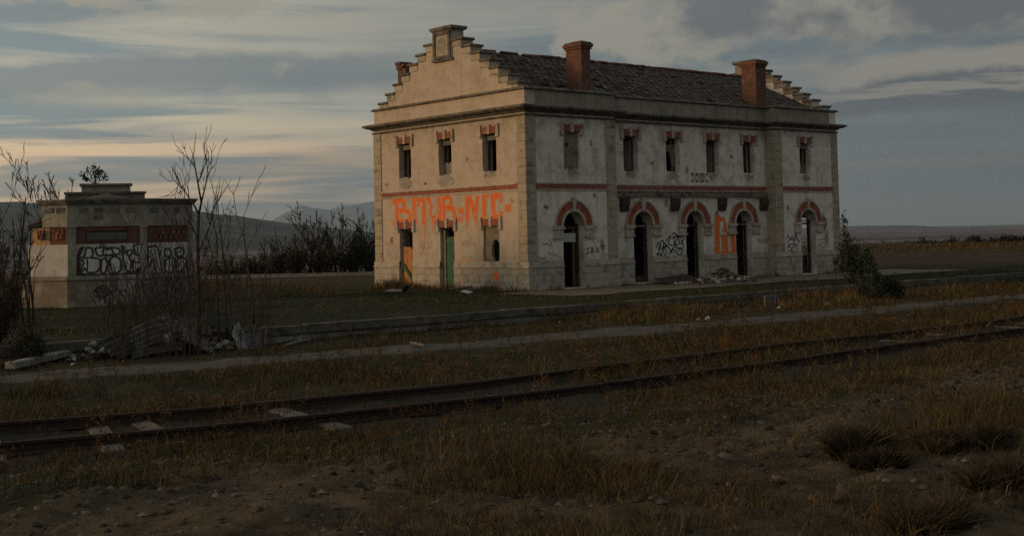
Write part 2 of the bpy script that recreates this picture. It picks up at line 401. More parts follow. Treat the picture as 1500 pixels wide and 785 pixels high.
# ------------------------------------------------------------------ terrain
def track_y(x):
    """front-rail line of the track in plan"""
    x = np.asarray(x, float); return -24.15 + .021*np.clip(-20.5-x, 0, 40)**2
def path_mid(x):
    return np.interp(np.asarray(x, float), [-60, -25, -19.6, -13, -4.5, 7.5, 60], [-9.5, -13.75, -14.55, -15.45, -15.8, -16.3, -18.0])
YE = -8.55                                                   # platform edge
def height(x, y):
    x = np.asarray(x, float); y = np.asarray(y, float)
    dt = y - track_y(x)                                       # >0 beyond the front rail
    pr_t = np.array([-14, -8.5, -6.0, -4.2, -2.4, -1.2, 0, 1.6, 2.6, 4.0, 6.0, 7.2, 15.0])
    pr_z = np.array([.62, .60, .50, .34, .10, -.03, -.08, -.08, -.10, -.24, -.30, -.22, -.42])
    z = np.interp(dt, pr_t, pr_z)
    pm = y - path_mid(x)                                      # trodden strip between the platforms
    z = z + (-.19 - z)*(1-sst(np.abs(pm), 1.1, 1.7))
    rough = .055*fbm(x*.9, y*.9, 3)+.05*fbm(x*2.7, y*2.7, 8)
    rough = rough*(.35+.65*sst(np.abs(pm), .6, 2.0))
    near = 1-sst(dt, -2.5, -1.0)
    rough = rough + near*(.10*fbm(x*.35, y*.5, 21)+.085*fbm(x*2.6, y*3.4, 31, 4))
    z = z + rough
    up = sst(y, YE+.02, YE+.16)
    zp = -.012 + .035*fbm(x*.5, y*.5, 5)*sst(y, YE+.3, YE+1.5)*(1-sst(np.hypot(np.clip(np.abs(x-10.3)-10.2, 0, 99), np.clip(np.abs(y-5)-8, 0, 99)), 1.2, .2))
    z = z*(1-up) + zp*up
    dx = x-CAM.x; dy = y-CAM.y; d = np.hypot(dx, dy); az = np.arctan2(dx, dy)-YAW     # az>0 to the right
    lip = 86 + 54*sst(az, .02, .30)
    z = z - 15*sst(d, lip, lip+150) - 5*sst(d, 300, 900) + 0.35*sst(d, 60, 150)*sst(az, .1, .36)*(1-sst(d, 160, 330))
    far = sst(d, 500, 2500)
    z = z + far*(6*fbm(x/900, y/900, 41)) + 9*sst(d, 3000, 9000)*sst(az, .05, .3)*(1+.35*vnoise(x/1500, y/1500, 6))
    return z
def hz(x, y): return float(height(x, y))

def axis(parts):
    out = []
    for a, b, n in parts: out += list(np.linspace(a, b, n, endpoint=False))
    return np.array(out+[parts[-1][1]])
gx = np.concatenate([-60-np.geomspace(1, 30000, 40)[::-1], axis([(-60, -34, 52), (-34, -12, 176), (-12, 26, 190), (26, 70, 88)]), 70+np.geomspace(1, 30000, 70)])
gy = np.concatenate([-46-np.geomspace(1, 30000, 26)[::-1], axis([(-46, -34, 60), (-34, -17, 210), (-17, -9, 64), (-9, -8.2, 14), (-8.2, 14, 60), (14, 80, 90)]), 80+np.geomspace(1, 30000, 90)])
GX, GY = np.meshgrid(gx, gy); GZ = height(GX, GY)
nx, ny = len(gx), len(gy); idx = np.arange(nx*ny).reshape(ny, nx)
quads = np.stack([idx[:-1, :-1], idx[:-1, 1:], idx[1:, 1:], idx[1:, :-1]], -1).reshape(-1, 4)

mt, q, b = new_mat('dry_ground', .97, .08)
geo = q.n('ShaderNodeNewGeometry').outputs['Position']; sp = q.n('ShaderNodeSeparateXYZ', inp={0: geo})
nA = q.noise(geo, .45, 6, .62, .3); nB = q.noise(geo, 3.2, 6, .65); nC = q.noise(geo, 17, 5, .7)
soil = q.mix(q.ss(nB, .35, .68), (.058, .044, .025), (.145, .106, .062))
trk = q.ss(q.math('ABSOLUTE', q.math('ADD', q.math('ADD', sp.outputs[1], 30.0), q.math('MULTIPLY', q.math('SUBTRACT', nA, .5), 2.2))), 1.25, .45)
soil = q.mix(q.math('MULTIPLY', trk, .8), soil, q.mix(q.ss(nB, .35, .68), (.098, .072, .043), (.172, .128, .080)))
soil = q.mix(q.math('MULTIPLY', q.ss(nC, .55, .72), .6), soil, (.11, .085, .062))       # pebbly grains
thatch = q.mix(q.ss(nB, .35, .7), (.040, .034, .017), (.090, .066, .032))
veg = q.mix(q.ss(nA, .40, .62), thatch, (.040, .042, .022))
yv = sp.outputs[1]; xv = sp.outputs[0]
bare_n = q.math('ADD', yv, q.math('MULTIPLY', q.math('SUBTRACT', nA, .5), 5.0))
bare = q.ss(bare_n, -28.2, -29.8)                           # trodden dirt on the near side
c = q.mix(q.math('MULTIPLY', bare, .9), veg, soil)
# gravelled ballast near the rails
bal = q.math('MULTIPLY', q.ss(yv, -26.5, -25.2), q.ss(yv, -20.6, -21.8))
c = q.mix(q.math('MULTIPLY', bal, .6), c, q.mix(q.ss(nC, .4, .65), (.028, .025, .021), (.068, .06, .05)))
# green turf on the old platform, tan beaten earth along the building front
plat = q.ss(yv, YE, YE+.25)
turf = q.mix(q.ss(nB, .35, .68), (.026, .032, .014), (.048, .046, .022))
turf = q.mix(q.math('MULTIPLY', q.ss(nA, .54, .64), .6), turf, (.07, .056, .033))
c = q.mix(q.math('MULTIPLY', plat, q.ss(yv, 30, 12)), c, turf)
far1 = q.ss(yv, 9, 24)
fld = q.mix(q.ss(q.noise(q.mapv(geo, rot=(0, 0, .7), scale=(.05, .22, 1)), 1.0, 5, .6), .38, .62), (.068, .046, .027), (.048, .040, .024))
c = q.mix(far1, c, fld)
c = q.mix(q.ss(xv, 23, 34), c, fld)
# the far plain: long strips of ploughland, stubble and scrub
cp = q.n('ShaderNodeVectorMath', operation='DISTANCE', inp={0: geo}); cp.inputs[1].default_value = tuple(CAM)
pl = q.mapv(geo, rot=(0, 0, math.radians(-49)), scale=(.0011, .00016, 1))
pn = q.noise(pl, 1.0, 5, .65, .6)
plain = q.mix(q.ss(pn, .40, .50), (.040, .036, .033), (.150, .100, .095))
plain = q.mix(q.ss(pn, .55, .62), plain, (.04, .042, .034))
plain = q.mix(q.ss(q.noise(geo, .004, 6, .7), .56, .64), plain, (.022, .025, .020))
c = q.mix(q.ss(cp.outputs['Value'], 170, 420), c, plain)
q.t.links.new(c, b.inputs['Base Color'])
bumpin(q, b, q.math('ADD', nC, q.math('MULTIPLY', nB, 1.6)), 1.0, .09)
M['ground'] = mt
gr = np_mesh('ground', np.stack([GX.ravel(), GY.ravel(), GZ.ravel()], 1), quads, None, M['ground'])
gr.data.shade_smooth(); gr['kind'] = 'structure'

# trodden path strip (a thin worn sheet following the ground) and the beaten slab by the station front
def sheet(name, mat, fx, xs, vs, lift=.012, edge=0.0):
    V = []; 
    for x in xs:
        for v in vs:
            px_, py_ = fx(x, v); V.append((px_, py_, hz(px_, py_)+lift+edge*(abs(v)**3)*(.6+1.6*float(vnoise(px_*1.1, py_*1.1, 19)+.5))))
    n = len(vs); Q = [(i*n+j, (i+1)*n+j, (i+1)*n+j+1, i*n+j+1) for i in range(len(xs)-1) for j in range(n-1)]
    o = np_mesh(name, np.array(V), np.array(Q), None, mat); o.data.shade_smooth(); o['kind'] = 'structure'; return o
mt, q, b = new_mat('path_grit', .95, .1)
geo = q.n('ShaderNodeNewGeometry').outputs['Position']
n1_ = q.noise(geo, 1.4, 6, .65); n2_ = q.noise(geo, 22, 4, .7)
c = q.mix(q.ss(n1_, .35, .65), (.058, .052, .043), (.100, .090, .074)); c = q.mix(q.math('MULTIPLY', q.ss(n2_, .5, .7), .5), c, (.12, .112, .10))
q.t.links.new(c, b.inputs['Base Color']); bumpin(q, b, n2_, .7, .03); M['path'] = mt
sheet('path', M['path'], lambda x, v: (x, float(path_mid(x))+v*(1.2+.8*float(fbm(x*.6, v*2, 4, 4)))), np.arange(-48, 60, .3), np.linspace(-1.25, 1.25, 15), .022, -.05)
mt, q, b = new_mat('worn_pavement', .95, .1)
geo = q.n('ShaderNodeNewGeometry').outputs['Position']
n1_ = q.noise(geo, .9, 6, .65, .3); n2_ = q.noise(geo, 15, 4, .7)
c = q.mix(q.ss(n1_, .38, .62), (.12, .098, .07), (.19, .155, .11)); c = q.mix(q.math('MULTIPLY', q.ss(n1_, .57, .66), .7), c, (.055, .05, .032))
q.t.links.new(c, b.inputs['Base Color']); bumpin(q, b, q.math('ADD', n2_, n1_), .6, .03); M['pave'] = mt
sheet('pavement', M['pave'], lambda x, v: (x, -4.3*v - (.35*float(vnoise(x*.7, 1, 9))+ .25*float(vnoise(x*2.1, 1, 3)))*v + .02), np.arange(-1.6, 25, .35), np.linspace(0, 1, 8), .02)

# platform kerb of long stones
pk = thing('platform_kerb', 'long low kerb of worn stones edging the old platform', 'kerb', (0, YE, 0))
def chamfer_mesh(name, sx, sy, sz, mat, c=.012, jit=0.0, seed=0):
    """a chamfered, slightly irregular block centred on the origin"""
    r = random.Random(seed); mb = MB(); mb.box(-sx/2, -sy/2, -sz/2, sx/2, sy/2, sz/2)
    if jit: mb.v = [tuple(a+r.uniform(-jit, jit) for a in v) for v in mb.v]
    return mb.mesh(name, mat, bevel=c)
kms = [chamfer_mesh('kerb_stone', 1.34, .34, .22, M['kerb'], .018, .014, s) for s in range(5)]
for i in range(62):
    x = -32+i*1.345
    link_mesh('kerb_stone', kms[i % 5], pk, (x, .10+rnd.uniform(-.015, .015), -.105+rnd.uniform(-.012, .008)), (rnd.uniform(-.012, .012), rnd.uniform(-.006, .006), rnd.uniform(-.008, .008)))
mb = MB(); mb.box(-48, .02, -.6, 55, .26, -.215); pkw = mb.build('retaining_wall', M['concrete'], pk)

# ------------------------------------------------------------------ station building
LX, LY, REC, XA, XB = 20.53, 10.4, .55, 4.95, 15.58
T = .55
ST = thing('station_building', 'derelict two storey station house with stepped gables and orange graffiti', 'station', (0, 0, 0))
X, Y, Z = Vector((1, 0, 0)), Vector((0, 1, 0)), Vector((0, 0, 1))
def rect(u0, u1, v0, v1): return [(u0, v0), (u1, v0), (u1, v1), (u0, v1)]
def rag(u0, u1, v0, v1, s, bot=True):
    """a rectangular opening with a ragged, broken-away lower edge"""
    r = random.Random(s); p = [(u0, v1)]; 
    n = 5
    p += [(u0+r.uniform(-.03, .02), v1-(v1-v0)*t) for t in (.35, .7)]
    p += [(u0+(u1-u0)*k/n, v0+(r.uniform(-.07, .05) if bot else 0)) for k in range(n+1)]
    p += [(u1+r.uniform(-.02, .05), v1-(v1-v0)*t) for t in (.75, .4)] + [(u1, v1)]
    return p
# stepped outline of a gable
ymid = 5.13
tips = [(3.85, 10.50), (3.27, 10.14), (2.68, 9.78), (2.09, 9.41), (1.51, 9.04), (.93, 8.67), (.34, 8.30)]
outer = [(0, 0), (LY, 0), (LY, 7.96)]
lefts = [(2*ymid-a+0.0, z) for a, z in tips]
for a, z in reversed(lefts):
    a = min(a, LY-.06); outer += [(a, outer[-1][1]), (a, z-.05)]
for a, z in tips:
    outer += [(a, outer[-1][1]), (a, z-.05)] if False else []
pr = []
zprev = tips[0][1]-.05
seq = []
for k, (a, z) in enumerate(tips): seq.append((a, z-.05))
pr = [(seq[0][0], seq[0][1])]
for k in range(1, len(seq)):
    pr += [(seq[k-1][0], seq[k][1]), (seq[k][0], seq[k][1])]
pr += [(seq[-1][0], 7.96), (0, 7.96)]
outer += pr
gw = [(7.62, 8.51), (4.73, 5.59), (1.78, 2.65)]
gd = [(7.60, 8.57), (4.65, 5.62), (1.73, 2.72)]
holes = [rag(a, b_, 4.82, 6.34, 10+i) for i, (a, b_) in enumerate(gw)]
holes += [rect(*gd[0], .07, 2.6), rect(*gd[1], .07, 2.6), rag(*gd[2], 1.03, 2.6, 4)]
mb = MB(); mb.wall(outer, holes, (0, 0, 0), Y, Z, -X, T); mb.build('gable_wall', M['gable'], ST)
mb = MB(); mb.wall(outer, [rect(1.3, 2.9, .9, 2.75)], (LX, 0, 0), Y, Z, X, T)
mb.build('gable_wall', M['front'], ST)

AR, AZ = .59, 2.53
def arch(cx, r=AR, zb=.05, n=14, w=None):
    w = w or r
    return [(cx-w, zb), (cx+w, zb)] + [(cx+r*math.cos(math.pi*k/n), AZ+r*math.sin(math.pi*k/n)) for k in range(n+1)]
FW = [2.49, 6.47, 9.13, 11.79, 14.39, 17.96]                # upper window centres
FA = [2.49, 7.10, 10.43, 13.86, 18.03]                       # arch centres
def fhole(c, s): return rag(c-.43, c+.43, 4.82, 6.34, s)
for x0, x1, yy, wi, ai in ((T+.001, XA, 0, [0], [0]), (XA-.56, XB+.56, REC, [1, 2, 3, 4], [1, 2, 3]), (XB, LX-T-.001, 0, [5], [4])):
    mb = MB(); yy_ = yy
    mb.wall(rect(x0, x1, 0, 7.3), [fhole(FW[i], 30+i) for i in wi]+[arch(FA[i]) for i in ai], (0, yy_, 0), X, Z, -Y, T-.003 if yy == 0 else T)
    mb.build('front_wall', M['front'], ST)
mb = MB(); mb.wall(rect(T+.001, LX-T-.001, 0, 7.3), [rect(c-.43, c+.43, 4.82, 6.3) for c in (3, 17)], (0, LY, 0), X, Z, Y, T); mb.build('rear_wall', M['front'], ST)
mb = MB(); mb.box(T, T+.003, 3.78, LX-T, LY-T, 3.98); mb.build('upper_floor', M['inside'], ST)
for x in (5.6, 14.9):  # unseen inner walls, added to keep the rooms dark
    mb = MB(); mb.box(x, 1.12, 0.02, x+.2, LY-T-.002, 3.775); mb.box(x, 1.12, 3.985, x+.2, LY-T-.002, 7.2); mb.build('darkening_partition', M['inside'], ST)
mb = MB(); mb.box(T+.01, 6.2, .02, 5.59, 6.4, 3.77); mb.box(5.81, 6.2, .02, 14.89, 6.4, 3.77); mb.box(T+.01, 6.2, 3.985, 19.9, 6.4, 7.2); mb.build('darkening_partition', M['inside'], ST)
mb = MB(); mb.box(T+.005, 1.13, 7.0, LX-T-.005, LY-T-.005, 7.15); mb.build('ceiling', M['inside'], ST)

PLAN = [(0, 0), (XA, 0), (XA, REC), (XB, REC), (XB, 0), (LX, 0), (LX, LY), (0, LY)]
# mouldings round the whole building
mb = MB(); mb.sweep(PLAN, [(-.05, 6.90), (.075, 6.90), (.09, 6.935), (.075, 6.97), (.04, 6.98), (-.05, 6.98)]); mb.build('bead_moulding', M['darkstone'], ST)
mb = MB(); mb.sweep(PLAN, [(-.05, 7.04), (.05, 7.04), (.10, 7.08), (.14, 7.12), (.27, 7.15), (.36, 7.20), (.40, 7.21), (.41, 7.28), (.30, 7.32), (-.05, 7.36)]); mb.build('cornice', M['darkstone'], ST)
# parapet over the two long sides, then its coping
PARF = [(T, 0.0), (XA, 0), (XA, REC), (XB, REC), (XB, 0), (LX-T, 0)]
def strip(path, off, z0, z1, th):
    """upright wall along an open plan path facing -Y"""
    mb = MB(); 
    for (xa, ya), (xb, yb) in zip(path[:-1], path[1:]):
        if abs(ya-yb) < 1e-6: mb.box(xa, ya-off, z0, xb, ya+th, z1)
    return mb
strip(PARF, .015, 7.30, 7.92, .38).build('parapet', M['frieze'], ST)
mb = MB(); mb.box(XA-.38, .38, 7.3, XA-.002, REC+.385, 7.92); mb.box(XB+.002, .38, 7.3, XB+.38, REC+.385, 7.92); mb.build('parapet', M['frieze'], ST)
mb = MB(); mb.box(T, LY-.38, 7.3, LX-T, LY+.015, 7.92); mb.build('parapet', M['frieze'], ST)
mb = MB(); mb.sweep(PLAN, [(-.42, 7.925), (.05, 7.925), (.10, 7.95), (.11, 8.01), (.02, 8.05), (-.42, 8.06)]); mb.build('coping', M['darkstone'], ST)
# string course of bricks with a thin stone fillet above and below
def course(name, z0, z1, proud, mat):
    for (o, au, n, a, b_) in ((Vector((0, 0, 0)), Y, -X, .5, 9.86), (Vector((0, 0, 0)), X, -Y, .5, 4.40), (Vector((0, REC, 0)), X, -Y, XA, XB), (Vector((0, 0, 0)), X, -Y, 16.13, 20.06)):
        mb = MB(); p0 = o+au*a+Z*z0; p1 = o+au*b_+Z*z1+n*proud
        q0 = p0-n*.03
        mb.box(*[min(q0[i], p1[i]) for i in range(3)], *[max(q0[i], p1[i]) for i in range(3)]); mb.build(name, mat, ST)
course('brick_string_course', 4.03, 4.20, .045, M['bricksw'])
course('string_fillet', 4.203, 4.26, .06, M['stone_lt'])
course('string_fillet', 3.96, 4.027, .035, M['stone_lt'])

# dressed stones: corner piers and plinth
_sm = {}
def stone(name, x0, y0, z0, x1, y1, z1, mat, parent, gap=.006, c=.012, jit=.004):
    sx, sy, sz = x1-x0-gap, y1-y0-gap, z1-z0-gap; v = rnd.randrange(3)
    k = (name, round(sx, 2), round(sy, 2), round(sz, 2), mat.name, v)
    if k not in _sm: _sm[k] = chamfer_mesh(name, sx, sy, sz, mat, c, jit, v+int(sx*100))
    return link_mesh(name, _sm[k], parent, ((x0+x1)/2, (y0+y1)/2, (z0+z1)/2))
zc_ = np.linspace(1.165, 6.895, 18)
for za, zb in zip(zc_[:-1], zc_[1:]):
    stone('pier_stone', -.045, -.045, za, .46, .50, zb, M['stone'], ST)                # near corner
    stone('pier_stone', -.045, 9.86, za, .46, LY+.045, zb, M['stone'], ST)             # gable's far corner
    stone('pier_stone', 4.40, -.045, za, XA+.03, .45, zb, M['stone'], ST)              # left of the set-back
    stone('pier_stone', XB-.03, -.045, za, 16.13, REC+.02, zb, M['stone'], ST)         # right of the set-back
    stone('pier_stone', 20.06, -.045, za, LX+.045, .50, zb, M['stone'], ST)            # right corner
zc_ = [0.005, .305, .605, .905]
def plinth(o, au, n, a, b_, gaps):
    for r, (za, zb) in enumerate(zip(zc_[:-1], zc_[1:])):
        cuts = [a]
        u = a+.35+(.42 if r % 2 else .0)
        while u < b_-.25: cuts.append(u); u += rnd.uniform(.72, .95)
        cuts.append(b_)
        for u0, u1 in zip(cuts[:-1], cuts[1:]):
            segs = [(u0, u1)]
            for g0, g1 in gaps:
                segs = [t for s0, s1 in segs for t in ((s0, min(s1, g0)), (max(s0, g1), s1)) if t[1]-t[0] > .06]
            for s0, s1 in segs:
                p0 = o+au*s0+n*.065; p1 = o+au*s1-n*.10
                stone('plinth_stone', min(p0.x, p1.x), min(p0.y, p1.y), za, max(p0.x, p1.x), max(p0.y, p1.y), zb, M['plinth'], ST)
    segs = [(a, b_)]
    for g0, g1 in gaps: segs = [t for s0, s1 in segs for t in ((s0, min(s1, g0)), (max(s0, g1), s1)) if t[1]-t[0] > .06]
    for s0, s1 in segs:
        mb = MB(); p0 = o+au*s0+n*.10; p1 = o+au*s1-n*.06
        mb.box(min(p0.x, p1.x), min(p0.y, p1.y), .908, max(p0.x, p1.x), max(p0.y, p1.y), .95)
        p0 = o+au*s0+n*.05
        mb.box(min(p0.x, p1.x), min(p0.y, p1.y), .951, max(p0.x, p1.x), max(p0.y, p1.y), 1.16); mb.build('plinth_band', M['stone_lt'], ST)
O0 = Vector((0, 0, 0)); OR = Vector((0, REC, 0))
plinth(O0, Y, -X, -.105, LY+.10, [gd[0], gd[1]])
ag = [(c_-AR-.02, c_+AR+.02) for c_ in FA]
plinth(O0, X, -Y, .105, XA+.06, [ag[0]]); plinth(OR, X, -Y, XA+.065, XB-.10, ag[1:4]); plinth(O0, X, -Y, XB-.095, LX+.10, [ag[4]])
mb = MB(); mb.box(XB-.095, .10, .005, XB+.1, REC+.1, 1.14); mb.build('plinth_band', M['plinth'], ST)

M['infill_lt'] = mat_simple('bare_render_scar', (.26,.225,.18), (.36,.31,.25), 5, .95, .6, .1, .1, (.16,.135,.11), 4)
# ---- openings with their flat arches
def frame_axes(face):
    return {'g': (Vector((0, 0, 0)), Y, -X), 'f': (Vector((0, 0, 0)), X, -Y), 'r': (Vector((0, REC, 0)), X, -Y)}[face]
def pbox(mb, fa, u0, u1, z0, z1, d0, d1):
    """box on a facade: u along it, d = distance out of it (negative = into the wall)"""
    o, au, n = fa; a = o+au*u0+Z*z0+n*d0; c = o+au*u1+Z*z1+n*d1
    mb.box(*[min(a[i], c[i]) for i in range(3)], *[max(a[i], c[i]) for i in range(3)]); return mb
def ppoly(mb, fa, pts, d0, d1):
    o, au, n = fa; mb.wall(pts, [], o+n*d1, au, Z, n, d1-d0); return mb
def flat_arch(fa, c, ztop, w, parent):
    """two red brick blocks, a keystone and two shouldered stones over a window or door"""
    h = w/2
    for s in (-1, 1):
        mb = MB(); a = sorted((c+s*.085, c+s*(h+.0)))
        pts = [(c+s*.075, ztop-.004), (c+s*(h+.01), ztop-.004), (c+s*(h+.07), ztop+.285), (c+s*.10, ztop+.285)]
        ppoly(mb, fa, pts, -.05, .035); mb.build('brick_flat_arch', M['bricksw'], parent)
        mb = MB(); pts = [(c+s*(h+.012), ztop-.16), (c+s*(h+.20), ztop-.16), (c+s*(h+.20), ztop+.37), (c+s*(h+.075), ztop+.37), (c+s*(h+.075), ztop+.285)]
        ppoly(mb, fa, pts, -.05, .075); mb.build('shoulder_stone', M['stone_lt'], parent)
    mb = MB(); ppoly(mb, fa, [(c-.072, ztop-.03), (c+.072, ztop-.03), (c+.098, ztop+.38), (c-.098, ztop+.38)], -.05, .065); mb.build('keystone', M['stone_lt'], parent)

def window(face, c, w, z0, z1, style, s):
    fa = frame_axes(face)
    mb = MB()
    for a in (c-w/2+.001, c+w/2-.061): pbox(mb, fa, a, a+.06, z0+.05, z1-.02, -.36, -.28)
    pbox(mb, fa, c-w/2+.062, c+w/2-.062, z1-.075, z1-.02, -.36, -.28)
    f = mb.build('window', M['void_wood'], ST)
    flat_arch(fa, c, z1, w, f)
    if style in ('box', 'half', 'open'):
        mb = MB(); pbox(mb, fa, c-w/2+.004, c+w/2-.004, z1-.27, z1-.08, -.26, -.17); mb.build('shutter_box', M['shutter'], f)
    if style == 'full':
        mb = MB(); r = random.Random(s)
        hole = [(c-.02+.10*math.cos(k/7*6.28)-.14, z1-.55+.10*math.sin(k/7*6.28)) for k in range(7)]
        o, au, n = fa; mb.wall(rect(c-w/2+.004, c+w/2-.004, z0-.08, z1-.004), [hole], o-n*.12, au, Z, n, .12); mb.build('infill_panel', M['infill'], f)
    if style in ('half', 'shade'):
        mb = MB(); o, au, n = fa; r = random.Random(s); zz = z0+(z1-z0)*(.35 if style == 'half' else .55)
        if style == 'half': pts = [(c-w/2+.004, z0-.07), (c+w/2-.004, z0-.07), (c+w/2-.004, zz+.03), (c+.12, zz-.06), (c-.1, zz+.05), (c-w/2+.004, zz)]
        else: pts = [(c-w/2+.004, zz), (c-.15, zz+.14), (c+.1, zz+.02), (c+.2, z0+.32), (c+w/2-.004, z0+.25), (c+w/2-.004, z1-.28), (c-w/2+.004, z1-.28)]
        mb.wall(pts, [], o-n*.27, au, Z, n, .05); mb.build('infill_panel', M['shutter'], f)
    if style == 'sash':
        mb = MB(); pbox(mb, fa, c-.02, c+.03, z0+.05, z1-.1, -.34, -.30); pbox(mb, fa, c-w/2+.07, c-.025, z0+.55, z0+.60, -.34, -.30); mb.build('glazing_bar', M['void_wood'], f)
    if style == 'leaf':
        mb = MB(); o, au, n = fa; a = math.radians(68)
        p = o+au*(c+w/2-.07)+Z*((z0+z1)/2-.05)-n*.32; d = (-au*math.cos(a)-n*math.sin(a))
        mb.obox(p+d*.2, d*.2, Z*((z1-z0)/2-.12), d.cross(Z)*.018); mb.build('window_leaf', M['shutter'], f)
    return f
for i, ((a, b_), st_) in enumerate(zip(gw, ('open', 'half', 'open'))): window('g', (a+b_)/2, b_-a, 4.82, 6.34, st_, i)
for i, (c_, st_) in enumerate(zip(FW, ('full', 'leaf', 'shade', 'leaf', 'sash', 'half'))): window('f' if i in (0, 5) else 'r', c_, .86, 4.82, 6.34, st_, 20+i)

# bare scars under the gable windows where the sills were torn out
for c_, w_, h_, s_ in ((8.06, .50, .42, 1), (5.15, .56, .50, 2), (2.2, .40, .22, 3)):
    r = random.Random(s_); n_ = 15; pts = []
    for k in range(n_):
        a = 2*math.pi*k/n_; pts.append((c_+w_*math.cos(a)*r.uniform(.75, 1.15), 4.80-h_*.55+h_*.62*math.sin(a)*r.uniform(.8, 1.2)))
    mb = MB(); o, au, n = frame_axes('g'); mb.wall(pts, [], o+n*.006, au, Z, n, .01); mb.build('plaster_scar', M['infill_lt'], ST)
for c_, fc_, s_ in [(c_, 'r' if 0 < i < 5 else 'f', i) for i, c_ in enumerate(FW)]:
    r = random.Random(40+s_); pts = []
    for k in range(11):
        a = 2*math.pi*k/11; pts.append((c_+.36*math.cos(a)*r.uniform(.6, 1.2), 4.70+.17*math.sin(a)*r.uniform(.5, 1.3)-.02))
    mb = MB(); o, au, n = frame_axes(fc_); mb.wall(pts, [], o+n*.006, au, Z, n, .01); mb.build('plaster_scar', M['infill_lt'], ST)
r = random.Random(90)
for fc_, c_, z_, w_, h_ in (('r', 8.62, 3.45, .13, .22), ('r', 8.80, 3.15, .10, .16), ('r', 11.95, 3.0, .12, .10), ('r', 10.05, 4.95, .10, .20), ('r', 7.75, 5.2, .16, .09), ('f', 3.7, 3.75, .10, .12), ('f', 1.0, 3.3, .14, .10), ('f', 3.6, 5.9, .09, .14), ('r', 13.1, 5.6, .12, .1), ('f', 19.3, 2.5, .22, .45), ('f', 19.5, 1.8, .18, .30), ('f', 16.5, 3.2, .1, .12), ('g', 9.2, 2.1, .12, .2), ('g', 3.7, 5.4, .09, .12), ('g', 6.6, 4.5, .14, .07), ('g', .9, 3.55, .10, .13), ('g', 9.5, 4.6, .16, .1), ('f', 4.05, 1.75, .12, .25)):
    pts = [(c_+w_*math.cos(6.283*k/12)*r.uniform(.6, 1.25), z_+h_*math.sin(6.283*k/12)*r.uniform(.6, 1.25)) for k in range(12)]
    mb = MB(); o, au, n = frame_axes(fc_); mb.wall(pts, [], o+n*.005, au, Z, n, .009); mb.build('plaster_scar', M['infill_lt'] if r.random() < .6 else M['infill'], ST)
# doors in the gable
fa = frame_axes('g')
def doorway(u, z0, z1, mat=M['void_wood']):
    a, b_ = u; mb = MB()
    pbox(mb, fa, b_-.085, b_-.002, z0, z1-.003, -.40, -.20); pbox(mb, fa, a+.002, a+.05, z0, z1-.003, -.40, -.30); pbox(mb, fa, a+.052, b_-.087, z1-.09, z1-.003, -.40, -.30)
    d = mb.build('doorway', mat, ST); flat_arch(fa, (a+b_)/2, z1, b_-a, d); return d
d = doorway(gd[0], .08, 2.6, M['shutter'])
for k, (u0, u1, zt) in enumerate(((7.66, 7.92, 1.70), (7.925, 8.20, 1.78), (8.205, 8.50, 1.80))):
    mb = MB(); pbox(mb, fa, u0, u1, .09, zt, -.20+.004*k, -.155+.004*k); mb.build('door_board', M['orange_wood'], d)
mb = MB(); p0 = Vector((.10, 8.46, 1.02)); p1 = Vector((.07, 7.72, .30)); ax = (p1-p0)/2
mb.obox((p0+p1)/2, ax, X*.025, ax.normalized().cross(X)*.06); mb.build('brace_board', M['green_wood'], d)
d = doorway(gd[1], .08, 2.6, M['void_wood'])
for k in range(4):
    mb = MB(); u0 = 4.71+.175*k; pbox(mb, fa, u0, u0+.171, .12, 2.22-.01*k, -.225-.004*(k % 2), -.18-.004*(k % 2)); mb.build('door_board', M['green_wood'], d)
mb = MB(); [pbox(mb, fa, 4.70, 5.42, z_, z_+.09, -.178, -.155) for z_ in (.35, 1.15, 1.98)]; mb.build('door_ledge', M['green_wood'], d)
mb = MB(); pbox(mb, fa, 5.43, 5.535, .1, 2.5, -.30, -.13); mb.build('door_jamb', M['shutter'], d)
d = doorway(gd[2], 1.05, 2.6, M['shutter'])
mb = MB(); o, au, n = fa
hole = [(2.04+.27*math.cos(k/14*6.283)*(1.0 if math.cos(k/14*6.283) > 0 else 1.0), 1.58+.48*math.sin(k/14*6.283)) for k in range(14)]
mb.wall(rect(gd[2][0]-.03, gd[2][1]+.03, .98, 2.598), [hole], o-n*.09, au, Z, n, .14); mb.build('infill_panel', M['infill'], d)
mb = MB(); pbox(mb, fa, 1.76, 2.5, 1.06, 2.3, -.47, -.43); mb.build('shutter_leaf', M['green_wood'], d)

